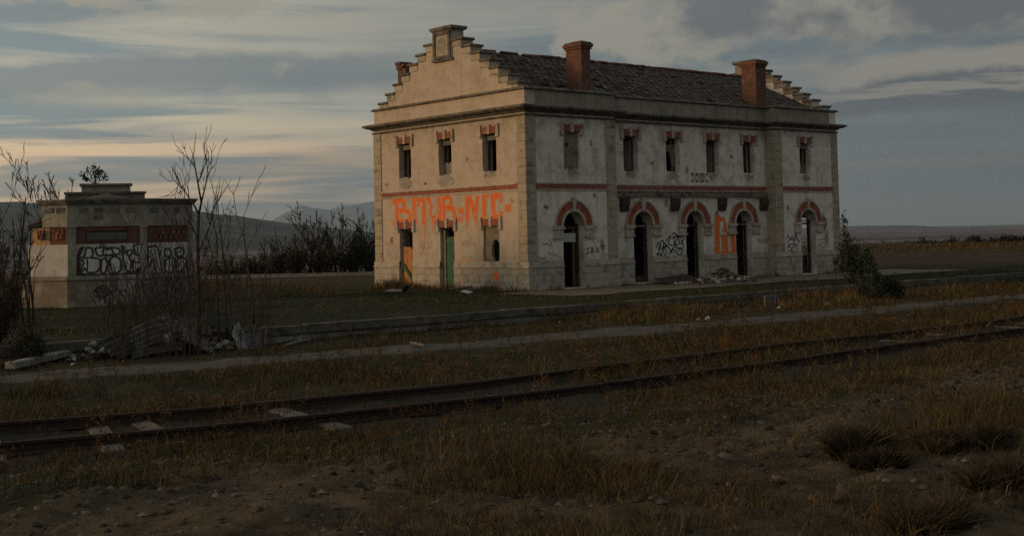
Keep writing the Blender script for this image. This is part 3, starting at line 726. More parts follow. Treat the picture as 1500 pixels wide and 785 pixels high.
# arched doorways of the front
def arched(face, c, s):
    fa = frame_axes(face); o, au, n = fa; N = 18
    def arc(r, a0, a1, m=N): return [(c+r*math.cos(a0+(a1-a0)*k/m), AZ+r*math.sin(a0+(a1-a0)*k/m)) for k in range(m+1)]
    pts = arc(1.06, 0, math.pi)+arc(.99, math.pi, 0)
    mb = MB(); ppoly(mb, fa, pts, -.03, .07); D = mb.build('arched_doorway', M['stone_lt'], ST)          # outer hood mould
    mb = MB(); ppoly(mb, fa, arc(.70, 0, math.pi)+arc(AR-.012, math.pi, 0), -.25, .05); mb.build('inner_arch_stone', M['stone_lt'], D)
    for a0, a1 in ((0.0, math.pi/2-.10), (math.pi/2+.10, math.pi)):
        nb = 13
        for k in range(nb):
            b0 = a0+(a1-a0)*(k+.04)/nb; b1 = a0+(a1-a0)*(k+.96)/nb
            mb = MB(); ppoly(mb, fa, [(c+r*math.cos(t), AZ+r*math.sin(t)) for r, t in ((.705, b0), (.985, b0), (.985, b1), (.705, b1))], -.03, .035+rnd.uniform(-.006, .006))
            mb.build('arch_brick', M['brick_tint'], D)
    mb = MB(); ppoly(mb, fa, [(c-.075, AZ+AR-.02), (c+.075, AZ+AR-.02), (c+.12, AZ+1.14), (c-.12, AZ+1.14)], -.05, .10); mb.build('keystone', M['stone_lt'], D)
    for sg in (-1, 1):
        e = sorted((c+sg*(AR-.015), c+sg*1.15)); mb = MB(); pbox(mb, fa, e[0], e[1], AZ-.14, AZ-.002, -.05, .13)
        pbox(mb, fa, e[0]+.04, e[1]-.04, AZ-.43, AZ-.142, -.05, .075); pbox(mb, fa, e[0]+.0, e[1]-.0, AZ-.50, AZ-.432, -.05, .11); mb.build('impost', M['stone_lt'], D)
    # timber frame set back in the opening
    mb = MB()
    for e in (c-AR+.002, c+AR-.092): pbox(mb, fa, e, e+.09, .07, AZ+.1, -.44, -.34)
    pbox(mb, fa, c-AR+.094, c+AR-.094, AZ-.12, AZ-.02, -.43, -.35); mb.build('door_frame', M['void_wood'], D)
    return D
M['brick_tint'] = mat_simple('arch_brick', (.34,.10,.055), (.27,.075,.045), 9, .9, .4, .15, .22, (.17,.06,.04), 4)
D1 = arched('f', FA[0], 1); D2 = arched('r', FA[1], 2); D3 = arched('r', FA[2], 3); D4 = arched('r', FA[3], 4); D5 = arched('f', FA[4], 5)
ff, fr = frame_axes('f'), frame_axes('r')
mb = MB(); pbox(mb, ff, 1.93, 2.85, 1.88, 2.24, -.33, -.29); mb.build('pale_board', M['board_white'], D1)
mb = MB(); pbox(mb, ff, 2.0, 2.26, .10, 1.86, -.44, -.40); pbox(mb, ff, 2.75, 2.87, .1, 2.4, -.44, -.36); mb.build('door_leaf', mat_simple('brown_door_wood', (.09,.055,.035), (.12,.075,.05), 6), D1)
mb = MB(); pbox(mb, fr, FA[1]-.5, FA[1]+.5, 2.44, 2.52, -.33, -.27); pbox(mb, fr, FA[1]-.12, FA[1]-.06, 2.53, 3.06, -.42, -.37); mb.build('transom', M['beamwood'], D2)
mb = MB(); pbox(mb, fr, FA[3]-.5, FA[3]+.5, 2.44, 2.52, -.33, -.27); mb.build('transom', M['beamwood'], D4)
mb = MB(); pbox(mb, fr, FA[3]-.48, FA[3]-.02, .1, 2.4, -.47, -.44); mb.build('door_leaf', M['void_wood'], D4)
mb = MB(); pbox(mb, fr, FA[1]-.45, FA[1]+.48, .02, .34, -.40, -.32); mb.build('threshold_board', M['void_wood'], D2)
mb = MB(); pbox(mb, ff, FA[4]-.55, FA[4]+.55, AZ+.04, AZ+.10, -.32, -.27); pbox(mb, ff, FA[4]-.46, FA[4]-.05, .05, 1.05, -.42, -.38); mb.build('transom', M['void_wood'], D5)

# remains of the platform canopy
mb = MB(); r = random.Random(3)
xs = np.linspace(XA+.06, XB-.06, 28); 
for a, b_ in zip(xs[:-1], xs[1:]):
    w0 = r.uniform(-.02, .02); pbox(mb, fr, a, b_, 3.735+w0, 3.90+w0*.6, -.02, .13+r.uniform(-.02, .02))
mb.build('canopy_beam', M['beamwood'], ST)
mb = MB(); pbox(mb, fr, XA+.05, XB-.05, 3.905, 3.945, -.02, .10); mb.build('canopy_ledge', M['void_wood'], ST)
for a, b_ in ((5.70, 6.14), (8.87, 9.34), (12.05, 12.50), (15.05, 15.50)):
    mb = MB(); o, au, n = fr
    mb.add([o+au*u+n*d_+Z*z_ for u in (a, b_) for d_, z_ in ((-.05, 3.70), (.20, 3.66), (.20, 3.40), (.10, 3.12), (-.05, 3.08))],
           [(0,1,2,3,4), (9,8,7,6,5), (0,5,6,1), (1,6,7,2), (2,7,8,3), (3,8,9,4), (4,9,5,0)]); mb.build('canopy_bracket', M['void_wood'], ST)
# plaque fixing marks under the name board position
mb = MB()
for u in (10.30, 10.62, 10.98, 11.32):
    for z_ in (4.40, 4.70): pbox(mb, fr, u, u+.10, z_, z_+.10, -.03, .015)
mb.build('sign_fixing', M['void_wood'], ST)
mb = MB(); pbox(mb, fr, 10.42, 11.28, 4.40, 4.82, -.03, .012); mb.build('sign_panel', M['stone_lt'], ST)

# crow steps and niche blocks
def crow(xw, sgn):
    """steps of the gable whose outer face lies at xw; sgn = -1 faces -X"""
    xa, xb = (xw-.035, xw+T+.035) if sgn < 0 else (xw-T-.035, xw+.035)
    for side in (0, 1):
        for k, (a, z) in enumerate(tips):
            nxt = tips[k-1][0] if k else 4.52
            y0, y1 = a, nxt+.02
            if side: y0, y1 = 2*ymid-nxt-.02, min(2*ymid-a, LY-.05)
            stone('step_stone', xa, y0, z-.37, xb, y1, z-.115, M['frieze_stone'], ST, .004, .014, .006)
            e = .085
            c0, c1 = (y0-e, y1) if not side else (y0, y1+e)
            stone('cap_stone', xa-.055, c0, z-.112, xb+.055, c1, z, M['darkstone'], ST, .004, .02, .008)
    mb = MB(); x0, x1 = xa-.03, xb+.03
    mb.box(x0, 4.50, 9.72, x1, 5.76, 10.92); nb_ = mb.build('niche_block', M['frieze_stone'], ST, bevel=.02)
    mb = MB(); mb.box(x0-.06, 4.42, 10.922, x1+.06, 5.84, 10.96); mb.box(x0-.10, 4.38, 10.962, x1+.10, 5.88, 11.08); mb.build('niche_cap', M['darkstone'], nb_)
    mb = MB(); mb.box(x0-.05, 4.44, 9.62, x1+.05, 5.82, 9.718); mb.build('niche_sill', M['darkstone'], nb_)
    xf = x0 if sgn < 0 else x1; s = sgn
    mb = MB()
    for (ya, yb, za, zb) in ((4.54, 4.68, 9.73, 10.90), (5.58, 5.72, 9.73, 10.90), (4.685, 5.575, 10.74, 10.90), (4.685, 5.575, 9.73, 9.84)):
        mb.box(min(xf, xf+s*.07), ya, za, max(xf, xf+s*.07), yb, zb)
    mb.build('niche_frame', M['darkstone'], nb_)
    # worn relief panel in the niche: a lumpy weathered carving
    nu, nv = 15, 19; V = []; F = []
    for j in range(nv):
        for i in range(nu):
            u, v = i/(nu-1), j/(nv-1); e = min(u, 1-u, v, 1-v)
            h = .012+.055*max(0, 1-((u-.5)/.30)**2-((v-.52)/.42)**2)+.03*float(fbm(u*5, v*6, 77))*min(1, e*8)
            V.append((xf+s*max(.004, h), 4.69+u*.88, 9.845+v*.89))
    for j in range(nv-1):
        for i in range(nu-1): a = j*nu+i; F.append((a, a+1, a+nu+1, a+nu))
    mb = MB(); mb.add(V, F); mb.build('worn_relief', M['stone_lt'], nb_, smooth=True)
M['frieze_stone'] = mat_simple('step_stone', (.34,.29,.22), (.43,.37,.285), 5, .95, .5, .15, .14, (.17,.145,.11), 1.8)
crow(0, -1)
M['frieze_stone'] = mat_simple('darker_step_stone', (.20,.175,.135), (.27,.235,.185), 5, .95, .5, .15, .14, (.10,.088,.068), 1.8)  # darker tone of the step stone for the far gable
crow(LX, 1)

# roof: deck, tiles laid one by one on the platform side, ridge tiles
zr, ye0, ze = 10.16, .62, 8.04
slope = Vector((0, ymid-ye0, zr-ze)); SLN = slope.length; sdir = slope.normalized(); snor = X.cross(sdir)
mb = MB(); x0, x1 = T+.04, LX-T-.04
mb.add([(x0, ye0, ze), (x1, ye0, ze), (x1, ymid, zr), (x0, ymid, zr), (x0, 2*ymid-ye0, ze), (x1, 2*ymid-ye0, ze),
        (x0, ye0, ze-.12), (x1, ye0, ze-.12), (x1, ymid, zr-.12), (x0, ymid, zr-.12), (x0, 2*ymid-ye0, ze-.12), (x1, 2*ymid-ye0, ze-.12)],
       [(0,1,2,3), (3,2,5,4), (7,6,9,8), (8,9,10,11), (0,6,7,1), (4,5,11,10), (0,3,9,6), (3,4,10,9), (1,7,8,2), (2,8,11,5)])
RF = mb.build('roof', M['deck'], ST)
NR = 14; ex = SLN/NR; tw = .40
tms = []
for s in range(4):
    r = random.Random(s); mb = MB(); n = 3
    xs = [-tw/2+.012, -.07, .065, tw/2-.012]
    top = [(x_, 0+r.uniform(-.01, .01), .03+.016*(1 if i in (1, 2) else -.3)+r.uniform(-.004, .004)) for i, x_ in enumerate(xs)]
    bot = [(x_, ex*1.16, .012+.016*(1 if i in (1, 2) else -.3)) for i, x_ in enumerate(xs)]
    V = top+bot+[(a, b2, c2-.026) for a, b2, c2 in top+bot]
    F = [(i, i+1, i+5, i+4) for i in range(3)]+[(i+9, i+8, i+12, i+13) for i in range(3)]+[(i, i+8, i+9, i+1) for i in range(3)]+[(i+4, i+5, i+13, i+12) for i in range(3)]+[(0, 4, 12, 8), (3, 11, 15, 7)]
    mb.add(V, F); tms.append(mb.mesh('roof_tile', M['tile']))
pos = []
for row in range(NR):
    for k in range(int((x1-x0)/tw)+1):
        cx = x0+.2+k*tw+(.2 if row % 2 else 0)
        if cx > x1-.2: continue
        pos.append((row, cx))
pos.sort(key=lambda p: (p[1]-CAM.x)**2+(p[0]*.3)**2)
Rm = Matrix((X, sdir, snor)).transposed()
rest = []
for i, (row, cx) in enumerate(pos):
    p = Vector((cx+rnd.uniform(-.025, .025), ye0, ze))+sdir*(row*ex-.05+rnd.uniform(-.05, .03))+snor*(.012+rnd.uniform(0, .018))
    rot = Rm @ Matrix.Rotation(rnd.uniform(-.05, .05), 3, 'Z') @ Matrix.Rotation(rnd.uniform(-.03, .05), 3, 'X') @ Matrix.Rotation(rnd.uniform(-.05, .05), 3, 'Y')
    if rnd.random() < .025: continue
    me = tms[rnd.randrange(4)]
    if i < 300: link_mesh('roof_tile', me, RF, p, rot.to_euler())
    else: rest.append((me, p, rot))
mb = MB()
for me, p, rot in rest: mb.add([rot @ v.co + p for v in me.vertices], [tuple(f.vertices) for f in me.polygons])
for row in range(NR):                                         # the back slope
    for k in range(47):
        p = Vector((x0+.25+k*tw, 2*ymid-ye0, ze)); s2 = Vector((0, -sdir.y, sdir.z)); R2 = Matrix((-X, s2, Vector((0, -snor.y, snor.z)))).transposed()
        me = tms[k % 4]; mb.add([R2 @ v.co + p + s2*(row*ex) for v in me.vertices], [tuple(f.vertices) for f in me.polygons])
o = mb.build('roof_tile', M['tile'], RF, fix=False); o['kind'] = 'stuff'
mb = MB(); n = 6
ang = [math.pi*k/n for k in range(n+1)]
V = [(-.23 if e == 0 else .23, (.15+.015*e)*math.cos(a)*(1 if l == 0 else .86), (.12+.012*e)*math.sin(a)*(1 if l == 0 else .84)) for l in (0, 1) for e in (0, 1) for a in ang]
k = n+1
F = [(i, i+1, k+i+1, k+i) for i in range(n)]+[(2*k+i+1, 2*k+i, 3*k+i, 3*k+i+1) for i in range(n)]+[(i, 2*k+i, 2*k+i+1, i+1) for i in range(n)]+[(k+i, k+i+1, 3*k+i+1, 3*k+i) for i in range(n)]
mb.add(V, F); rme = mb.mesh('ridge_tile', M['ridge'])
xx = x0+.25
while xx < x1-.1:
    if rnd.random() > .03: link_mesh('ridge_tile', rme, RF, (xx, ymid+rnd.uniform(-.012, .012), zr+.02+rnd.uniform(-.015, .02)), (0, rnd.uniform(-.03, .03), rnd.uniform(-.04, .04)))
    xx += .43

# chimneys
def chimney(x0, y0, sx, sy, zb, zt, broken=False, cap=True):
    mb = MB(); mb.box(x0, y0, zb, x0+sx, y0+sy, zt-.30 if cap else zt); C_ = mb.build('chimney', M['chimney'], ST)
    if cap:
        mb = MB(); mb.box(x0-.05, y0-.05, zt-.298, x0+sx+.05, y0+sy+.05, zt-.20); mb.box(x0-.10, y0-.10, zt-.198, x0+sx+.10, y0+sy+.10, zt-.07); mb.box(x0-.05, y0-.05, zt-.068, x0+sx+.05, y0+sy+.05, zt)
        mb.build('chimney_cap', M['chimney'], C_)
        mb = MB(); mb.box(x0+.12, y0+.12, zt-.02, x0+sx-.12, y0+sy-.12, zt+.05); mb.build('flue', M['deck'], C_)
    if broken:                                                 # loose bricks left round a broken head
        r = random.Random(5)
        for i in range(14):
            u, v = r.uniform(.05, sx-.05), r.uniform(.05, sy-.05); h_ = .09 if i < 8 else .18
            mb = MB(); mb.obox((x0+u, y0+v, zt+h_-.045), (.12, 0, 0), (0, .06, 0), (0, 0, .045)); b_ = mb.build('loose_brick', M['brick_tint'], C_)
    return C_
chimney(3.55, .42, .52, .92, 7.95, 10.16)
chimney(14.92, .42, .75, .85, 7.95, 10.22, cap=True)
ch = chimney(.78, 8.98, .50, .60, 8.0, 9.84, True, False)
mb = MB(); mb.box(.72, 9.30, 9.82, 1.34, 9.62, 10.02); mb.box(.68, 9.25, 10.025, 1.38, 9.66, 10.15); mb.build('chimney_cap', M['chimney'], ch)

# ------------------------------------------------------------------ graffiti (thin paint on the walls)
def stroke(mb, pts2, wid, O, au, av, n, lift, closed=False):
    """mitred ribbon of paint along a 2-D polyline on the wall plane"""
    P2 = [Vector(p) for p in pts2]
    if len(P2) < 2: return
    L = []; Rr = []
    for i, p in enumerate(P2):
        a = P2[max(i-1, 0)]; b_ = P2[min(i+1, len(P2)-1)]; t = (b_-a)
        if t.length < 1e-6: continue
        t.normalize(); nn = Vector((-t.y, t.x)); w = wid[i] if isinstance(wid, list) else wid
        q_ = p - t*(w*.4 if i == 0 else 0) + t*(w*.4 if i == len(P2)-1 else 0)
        L.append(q_+nn*w/2); Rr.append(q_-nn*w/2)
    vs = [O+au*p.x+av*p.y+n*lift for p in L+Rr]; k = len(L)
    vs += [v-n*(lift*.5+.004) for v in vs]
    fs = [(i, i+1, k+i+1, k+i) for i in range(k-1)]
    fs += [(i, 2*k+i, 2*k+i+1, i+1) for i in range(k-1)]+[(k+i, k+i+1, 3*k+i+1, 3*k+i) for i in range(k-1)]
    mb.add(vs, fs)
def smooth(pts, n=6):
    """Catmull-Rom through the given points"""
    P_ = [Vector(p) for p in pts]; out = []
    for i in range(len(P_)-1):
        a, b_, c_, d_ = P_[max(i-1, 0)], P_[i], P_[i+1], P_[min(i+2, len(P_)-1)]
        for k in range(n):
            t = k/n; out.append(tuple(.5*((2*b_)+(c_-a)*t+(2*a-5*b_+4*c_-d_)*t*t+(3*b_-a-3*c_+d_)*t**3)))
    return out+[tuple(P_[-1])]
class Wall2:
    """pixel of the photograph -> coordinates on a facade plane"""
    def __init__(s, ax, val): s.ax, s.val = ax, val
    def __call__(s, px, py):
        p = onplane(px, py, s.ax, s.val); return (p.y if s.ax == 0 else p.x, p.z)
WG, WF, WR = Wall2(0, 0.0), Wall2(1, 0.0), Wall2(1, REC)
def paint(name, mat, strokes, face, wmap, parent=ST, lift=.004, z_step=.00025):
    O, au, n = frame_axes(face) if isinstance(face, str) else face
    mb = MB()
    for i, (pts, w, sm) in enumerate(strokes):
        p2 = [wmap(*p) for p in pts]
        if sm: p2 = smooth(p2, 5)
        stroke(mb, p2, w, O, au, Z, n, lift+z_step*i)
    return mb.build(name, mat, parent, fix=True)
def gz(X_, Y_): return (560+X_/9.815, 270+Y_/9.815)           # enlarged crop -> photograph
def gz2(X_, Y_): return (660+X_/9.815, 270+Y_/9.815)
w1 = .24
S = []
def L_(pts, w=w1, sm=False, f=gz): S.append(([f(*p) for p in pts], w, sm))
# B
L_([(205, 250), (212, 400), (215, 560)]); L_([(165, 255), (240, 235), (310, 245), (318, 300), (300, 372)], .2, True); L_([(250, 385), (340, 385), (392, 420), (398, 480), (380, 540)], .2, True); L_([(165, 550), (260, 530), (385, 535)], .2, True)
# i
L_([(455, 345), (470, 530)], .26); L_([(448, 230), (462, 300)], .26)
# T
L_([(500, 225), (600, 225), (640, 215)], .17); L_([(598, 230), (602, 380), (600, 545)], .26); L_([(515, 240), (520, 300)], .14)
# u / ii
L_([(690, 370), (700, 450), (735, 480), (760, 450)], .13, True); L_([(672, 210), (690, 280), (705, 330)], .18, True); L_([(815, 330), (822, 520)], .27); L_([(812, 225), (818, 290)], .25); L_([(740, 510), (745, 545)], .22)
# R
L_([(878, 210), (882, 380), (890, 520)], .22); L_([(880, 205), (950, 190), (985, 230), (975, 300), (900, 345)], .18, True); L_([(960, 345), (1020, 350), (1035, 420), (1050, 500), (1135, 500)], .20, True)
L_([(1112, 375), (1138, 375)], .24)
# N I C
L_([(235, 200), (240, 350), (240, 490)], .24, False, gz2); L_([(280, 200), (320, 330), (352, 470)], .22, False, gz2); L_([(385, 190), (372, 330), (360, 470)], .20, False, gz2)
L_([(470, 175), (530, 172)], .16, False, gz2); L_([(488, 190), (482, 340), (478, 485)], .26, False, gz2)
L_([(725, 225), (735, 165), (600, 170)], .24, False, gz2); L_([(610, 190), (612, 330), (625, 460), (720, 480), (725, 420)], .22, False, gz2)
L_([(808, 338), (838, 338)], .26, False, gz2)
paint('overspray', mat_simple('orange_overspray', (.50,.30,.185), (.47,.34,.24), 14, .9, 0, .1, 0, (.48,.385,.295), 5), [(p_, w_*1.55, s_) for p_, w_, s_ in S], 'g', WG, lift=.0015, z_step=.00005)
paint('orange_graffiti', M['gpaint_or'], S, 'g', WG)
S = []
for X_, y0_, y1_, f in ((605, 540, 790, gz), (617, 560, 700, gz), (725, 540, 690, gz), (475, 520, 560, gz), (240, 480, 640, gz2), (255, 480, 600, gz2), (365, 470, 590, gz2), (375, 480, 640, gz2), (483, 480, 520, gz2)):
    S.append(([f(X_, y0_), f(X_+2, (y0_+y1_)/2), f(X_, y1_)], [.05, .035, .015], False))
S.append(([(637.5, 330), (638, 350)], [.04, .012], False)); S.append(([(622, 335), (622.5, 358)], [.05, .012], False)); S.append(([(684, 332), (684.3, 345)], [.06, .015], False))
paint('paint_drip', M['gpaint_or'], S, 'g', WG, lift=.003)
paint('orange_smear', mat_simple('thin_orange_smear', (.46,.27,.16), (.50,.34,.22), 8, .9, 0, .1), [([(673, 381), (683, 380), (692, 380.5)], .10, False), ([(676, 384), (690, 383)], .05, False)], 'g', WG)
S = [([(728.5, 399), (728, 406), (727.5, 411)], [.14, .2, .12], False), ([(723, 401), (727, 398), (732, 402), (733, 412), (735, 425)], .05, True)]
fa = frame_axes('g'); paint('orange_scrawl', M['gpaint_or'], S, (fa[0]+fa[2]*.066, fa[1], fa[2]), WG)
S = []
r = random.Random(11)
for (cx, cy, w_, h_, n_) in ((622, 360, 9, 8, 7), (685, 357, 9, 4, 5), (569, 357, 3, 5, 3), (620, 372, 5, 4, 3)):
    for k in range(n_):
        x_ = cx-w_+2*w_*k/max(1, n_-1); S.append(([(x_+r.uniform(-1, 1), cy-h_*r.uniform(.3, 1)), (x_+r.uniform(-2, 2), cy), (x_+r.uniform(-1, 3), cy+h_*r.uniform(.3, 1)), (x_+r.uniform(1, 4), cy-h_*.2)], .022, True))
paint('faded_scrawl', M['gpaint_faint'], S, 'g', WG, lift=.003)
S = [([(566.5, 373), (569, 369), (572, 371), (575, 367)], .09, True), ([(568, 376), (571, 372), (573, 375)], .06, True), ([(567, 363), (570, 367), (572, 362)], .05, True)]
paint('blue_scrawl', M['gpaint_bl'], S, 'g', WG)
# front: orange block letter, black tags
def z4(X_, Y_): return (1030+X_/5.236, 270+Y_/5.236)
S = []
def L4(pts, w, sm=False): S.append(([z4(*p) for p in pts], w, sm))
L4([(108, 258), (108, 400), (108, 540)], .30); L4([(120, 268), (160, 268), (165, 300), (172, 350)], .16); L4([(150, 350), (185, 372), (180, 400), (140, 395)], .10, True)
L4([(145, 400), (150, 440), (150, 510)], .12); L4([(170, 405), (178, 500)], .24); L4([(225, 390), (232, 460), (236, 530)], .26); L4([(120, 530), (190, 528), (235, 528)], .13)
paint('overspray', mat_simple('orange_overspray', (.50,.30,.185), (.47,.34,.24), 14, .9, 0, .1), [(p_, w_*1.4, s_) for p_, w_, s_ in S], 'r', WR, lift=.0015, z_step=.00005)
paint('orange_letter', M['gpaint_or'], S, 'r', WR)
def z2(X_, Y_): return (780+X_/4.617, 270+Y_/4.617)
S = []
def L2(pts, w=.035, sm=True): S.append(([z2(*p) for p in pts], w, sm))
L2([(362, 440), (378, 436), (380, 462), (368, 468), (372, 455)]); L2([(395, 428), (398, 462)]); L2([(392, 430), (412, 430), (404, 444), (416, 455), (396, 462)])
L2([(448, 434), (432, 440), (434, 458), (452, 452)]); L2([(434, 447), (448, 444)], .03, False); L2([(474, 415), (477, 468)], .04, False); L2([(468, 420), (488, 412), (492, 428), (476, 440)]); L2([(365, 470), (366, 490)], .02, False); L2([(430, 428), (432, 424)], .04, False)
paint('black_tag', M['gpaint_bk'], S, 'f', WF)
S = []; L2([(68, 398), (84, 410), (100, 396), (118, 420), (130, 394), (132, 436)], .028); L2([(120, 380), (122, 400)], .03); L2([(70, 412), (90, 400), (110, 412)], .02)
paint('faded_scrawl', mat_simple('faded_olive_scrawl', (.24,.19,.11), (.30,.25,.17), 9, .9, 0, .1), S, 'f', WF)
S = []; L2([(104, 470), (118, 460), (122, 480), (136, 465), (146, 488), (158, 470), (162, 490)], .025); L2([(56, 503), (86, 502)], .04, False)
paint('black_scrawl', M['gpaint_bk'], S, 'f', WF)
S = []; r = random.Random(5)
def z3(X_, Y_): return (890+X_/4.906, 270+Y_/4.906)
# black wild-style tag between the second and third arch
for pts in ([(352, 452), (362, 420), (380, 440), (370, 480), (358, 515)], [(362, 470), (392, 400), (402, 440), (388, 470), (412, 445)], [(378, 515), (400, 480), (418, 440), (420, 500), (400, 515)], [(420, 410), (440, 380), (455, 376), (436, 420), (460, 440)],
            [(440, 500), (462, 470), (476, 440), (478, 370)], [(462, 360), (480, 350), (500, 375), (486, 420), (505, 440)], [(470, 470), (490, 480), (512, 508), (532, 500), (528, 460), (510, 478)], [(508, 380), (520, 430), (545, 395), (540, 370)], [(530, 400), (545, 440), (532, 470)],
            [(350, 500), (380, 505), (395, 520)], [(468, 385), (500, 370), (525, 380)], [(405, 420), (436, 450), (462, 490)], [(480, 430), (500, 460), (520, 455)]):
    S.append(([z3(*p) for p in pts], .062, True))
paint('black_tag', M['gpaint_bk'], S, 'r', WR)
def z5(X_, Y_): return (1120+X_/4.36, 270+Y_/4.36)
S = []
for pts in ([(140, 350), (150, 325), (165, 355), (178, 330), (186, 350)], [(148, 372), (170, 340), (184, 360), (200, 320)], [(188, 372), (205, 340), (222, 372), (210, 352)], [(190, 325), (205, 325), (200, 340)], [(145, 410), (160, 395), (172, 412), (190, 390), (210, 410)], [(146, 430), (170, 422), (200, 432), (215, 425)], [(150, 390), (180, 380), (212, 385)]):
    S.append(([z5(*p) for p in pts], .055, True))
paint('purple_tag', M['gpaint_pu'], S, 'f', WF)
S = []
for pts in ([(348, 355), (372, 348), (410, 352)], [(352, 380), (380, 372), (412, 380)], [(350, 398), (362, 388), (376, 400), (392, 386), (408, 400)], [(350, 415), (385, 412)]): S.append(([z5(*p) for p in pts], .05, True))
paint('faded_scrawl', mat_simple('faded_green_scrawl', (.22,.21,.14), (.30,.27,.2), 9, .9, 0, .1), S, 'f', WF)
S = [([z3(*p) for p in [(118, 410), (130, 395), (140, 425), (150, 400)]], .06, True)]
paint('blue_scrawl', M['gpaint_bl'], S, 'r', WR)
S = []
for k in range(6):
    S.append(([z4(410+14*k, 440), z4(418+14*k, 410+6*(k % 2)), z4(424+14*k, 460), z4(430+14*k, 430)], .03, True))
paint('faded_scrawl', mat_simple('faded_violet_scrawl', (.27,.22,.22), (.33,.29,.28), 9, .9, 0, .1), S, 'r', WR)

# ------------------------------------------------------------------ the small trackside hut
class Facet:
    """a vertical facet through plan points a -> b (seen from outside, a on the left)"""
    def __init__(s, a, b):
        s.o = Vector((a[0], a[1], 0)); d = Vector((b[0]-a[0], b[1]-a[1], 0)); s.len = d.length; s.au = d.normalized(); s.n = s.au.cross(Z)
        s.t = (s.o, s.au, s.n)
    def __call__(s, px, py):
        d = ray(px, py); t = (s.o-CAM).dot(s.n)/d.dot(s.n); p = CAM+d*t; return ((p-s.o).dot(s.au), p.z)
def prism(mb, poly, z0, z1):
    k = len(poly); vs = [(p[0], p[1], z) for z in (z0, z1) for p in poly]
    return mb.add(vs, [tuple(reversed(range(k))), tuple(range(k, 2*k))]+[(i, (i+1) % k, (i+1) % k+k, i+k) for i in range(k)])
HO = Vector((-14.06, 6.95, 0)); ha = .3987
HU, HV = Vector((math.cos(ha), -math.sin(ha), 0)), Vector((math.sin(ha), math.cos(ha), 0))
def hpt(u, v): p = HO+HU*u+HV*v; return (p.x, p.y)
_hf = Facet(hpt(0, 0), hpt(1, 0))
def hu(px, v=0.0):
    D = (HO+HV*v-CAM); d = ray(px, 380); dn = d.dot(HV); p = CAM+d*(D.dot(HV)/dn); return (p-HO).dot(HU)
def hzz(py): return _hf(157, py)[1]
HUT = thing('trackside_hut', 'small decaying flat topped hut with stepped parapet and silver graffiti letters', 'hut', (0, 0, 0))
uA, uB = hu(99), hu(216); uL, uR = hu(41, 1.0), hu(282, 1.0); uL2 = hu(63, .68); vL2 = .68
def plan(o=0.0, left=None, vl=None, back=3.6):
    l, vl = (uL, 1.0) if left is None else (left, vl)
    return [hpt(uA-o*.3, -o), hpt(uB+o*.3, -o), hpt(uR+o, 1.0-o*.4), hpt(uR+o, back+o), hpt(l-o, back+o), hpt(l-o, vl-o*.4)]
z_b, z_m0, z_m1, z_p, z_f, z_c0, z_c1 = -.15, hzz(409), hzz(403), hzz(357), hzz(331.5), hzz(299), hzz(291.5)
mb = MB(); prism(mb, plan(.06, hu(35, 1.0), 1.0), z_b, z_m0); mb.build('base_wall', M['hutbase'], HUT)
mb = MB(); prism(mb, plan(.12, hu(36, 1.0), 1.0), z_m0+.002, z_m0+.07); prism(mb, plan(.07, hu(37, 1.0), 1.0), z_m0+.072, z_m1); mb.build('base_moulding', M['hut'], HUT)
mb = MB(); prism(mb, plan(0), z_m1+.002, z_p); mb.build('white_wall', M['hutwhite'], HUT)
mb = MB(); prism(mb, plan(-.03, hu(73, .6), .55), z_p+.002, z_f); mb.build('brick_wall', M['bandbrick'], HUT)
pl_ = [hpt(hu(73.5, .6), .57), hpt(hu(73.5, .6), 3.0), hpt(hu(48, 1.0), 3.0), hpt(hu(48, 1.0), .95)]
mb = MB(); prism(mb, pl_, z_p+.003, z_f-.02); mb.build('sun_tinted_wall', M['hutsun'], HUT)  # left end of the brick band, sunlight painted in by its colour
mb = MB(); prism(mb, plan(.02, uL2, vL2), z_f+.002, z_c0); mb.build('frieze_wall', M['hut'], HUT)
mb = MB(); prism(mb, plan(.10, uL2, vL2), z_c0+.002, z_c0+.07); prism(mb, plan(.17, uL2, vL2), z_c0+.072, z_c1-.05); prism(mb, plan(.22, uL2, vL2), z_c1-.048, z_c1); mb.build('cornice', M['darkstone'], HUT)
def hblock(name, x0, x1, y0, y1, v0, v1, mat, parent=HUT, bev=0):
    a, b_ = hu(x0, v0), hu(x1, v0); mb = MB(); prism(mb, [hpt(a, v0), hpt(b_, v0), hpt(b_, v1), hpt(a, v1)], hzz(y0), hzz(y1)); return mb.build(name, mat, parent, bevel=bev)
hblock('parapet_step', 96, 213, 291.3, 284, -.02, .55, M['darkstone']); hblock('parapet_cap', 94, 215, 283.9, 281, -.10, .62, M['darkstone'])
hblock('parapet_block', 120, 192, 280.9, 272.5, 0, .5, M['hut']); hblock('parapet_cap', 117, 195, 272.4, 269, -.09, .58, M['darkstone'])
mb = MB(); a, b_ = hu(122), hu(190); c_ = (a+b_)/2; zz = hzz(290.8)
mb.wall([(a, zz), (b_, zz), (c_, hzz(283))], [], HO-HV*.14, HU, Z, -HV, .11); mb.build('pediment', M['hut'], HUT)
FC, FR_, FL = Facet(hpt(uA, 0), hpt(uB, 0)), Facet(hpt(uB, 0), hpt(uR, 1.0)), Facet(hpt(uL, 1.0), hpt(uA, 0))
def fbox(name, fc, x0, x1, y0, y1, d0, d1, mat, parent=HUT):
    a, b_ = fc(x0, (y0+y1)/2)[0], fc(x1, (y0+y1)/2)[0]; za, zb = fc((x0+x1)/2, y0)[1], fc((x0+x1)/2, y1)[1]
    mb = MB(); o, au, n = fc.t
    mb.obox(o+au*(a+b_)/2+Z*(za+zb)/2+n*(d0+d1)/2, au*(b_-a)/2, n*(d1-d0)/2, Z*(zb-za)/2); return mb.build(name, mat, parent)
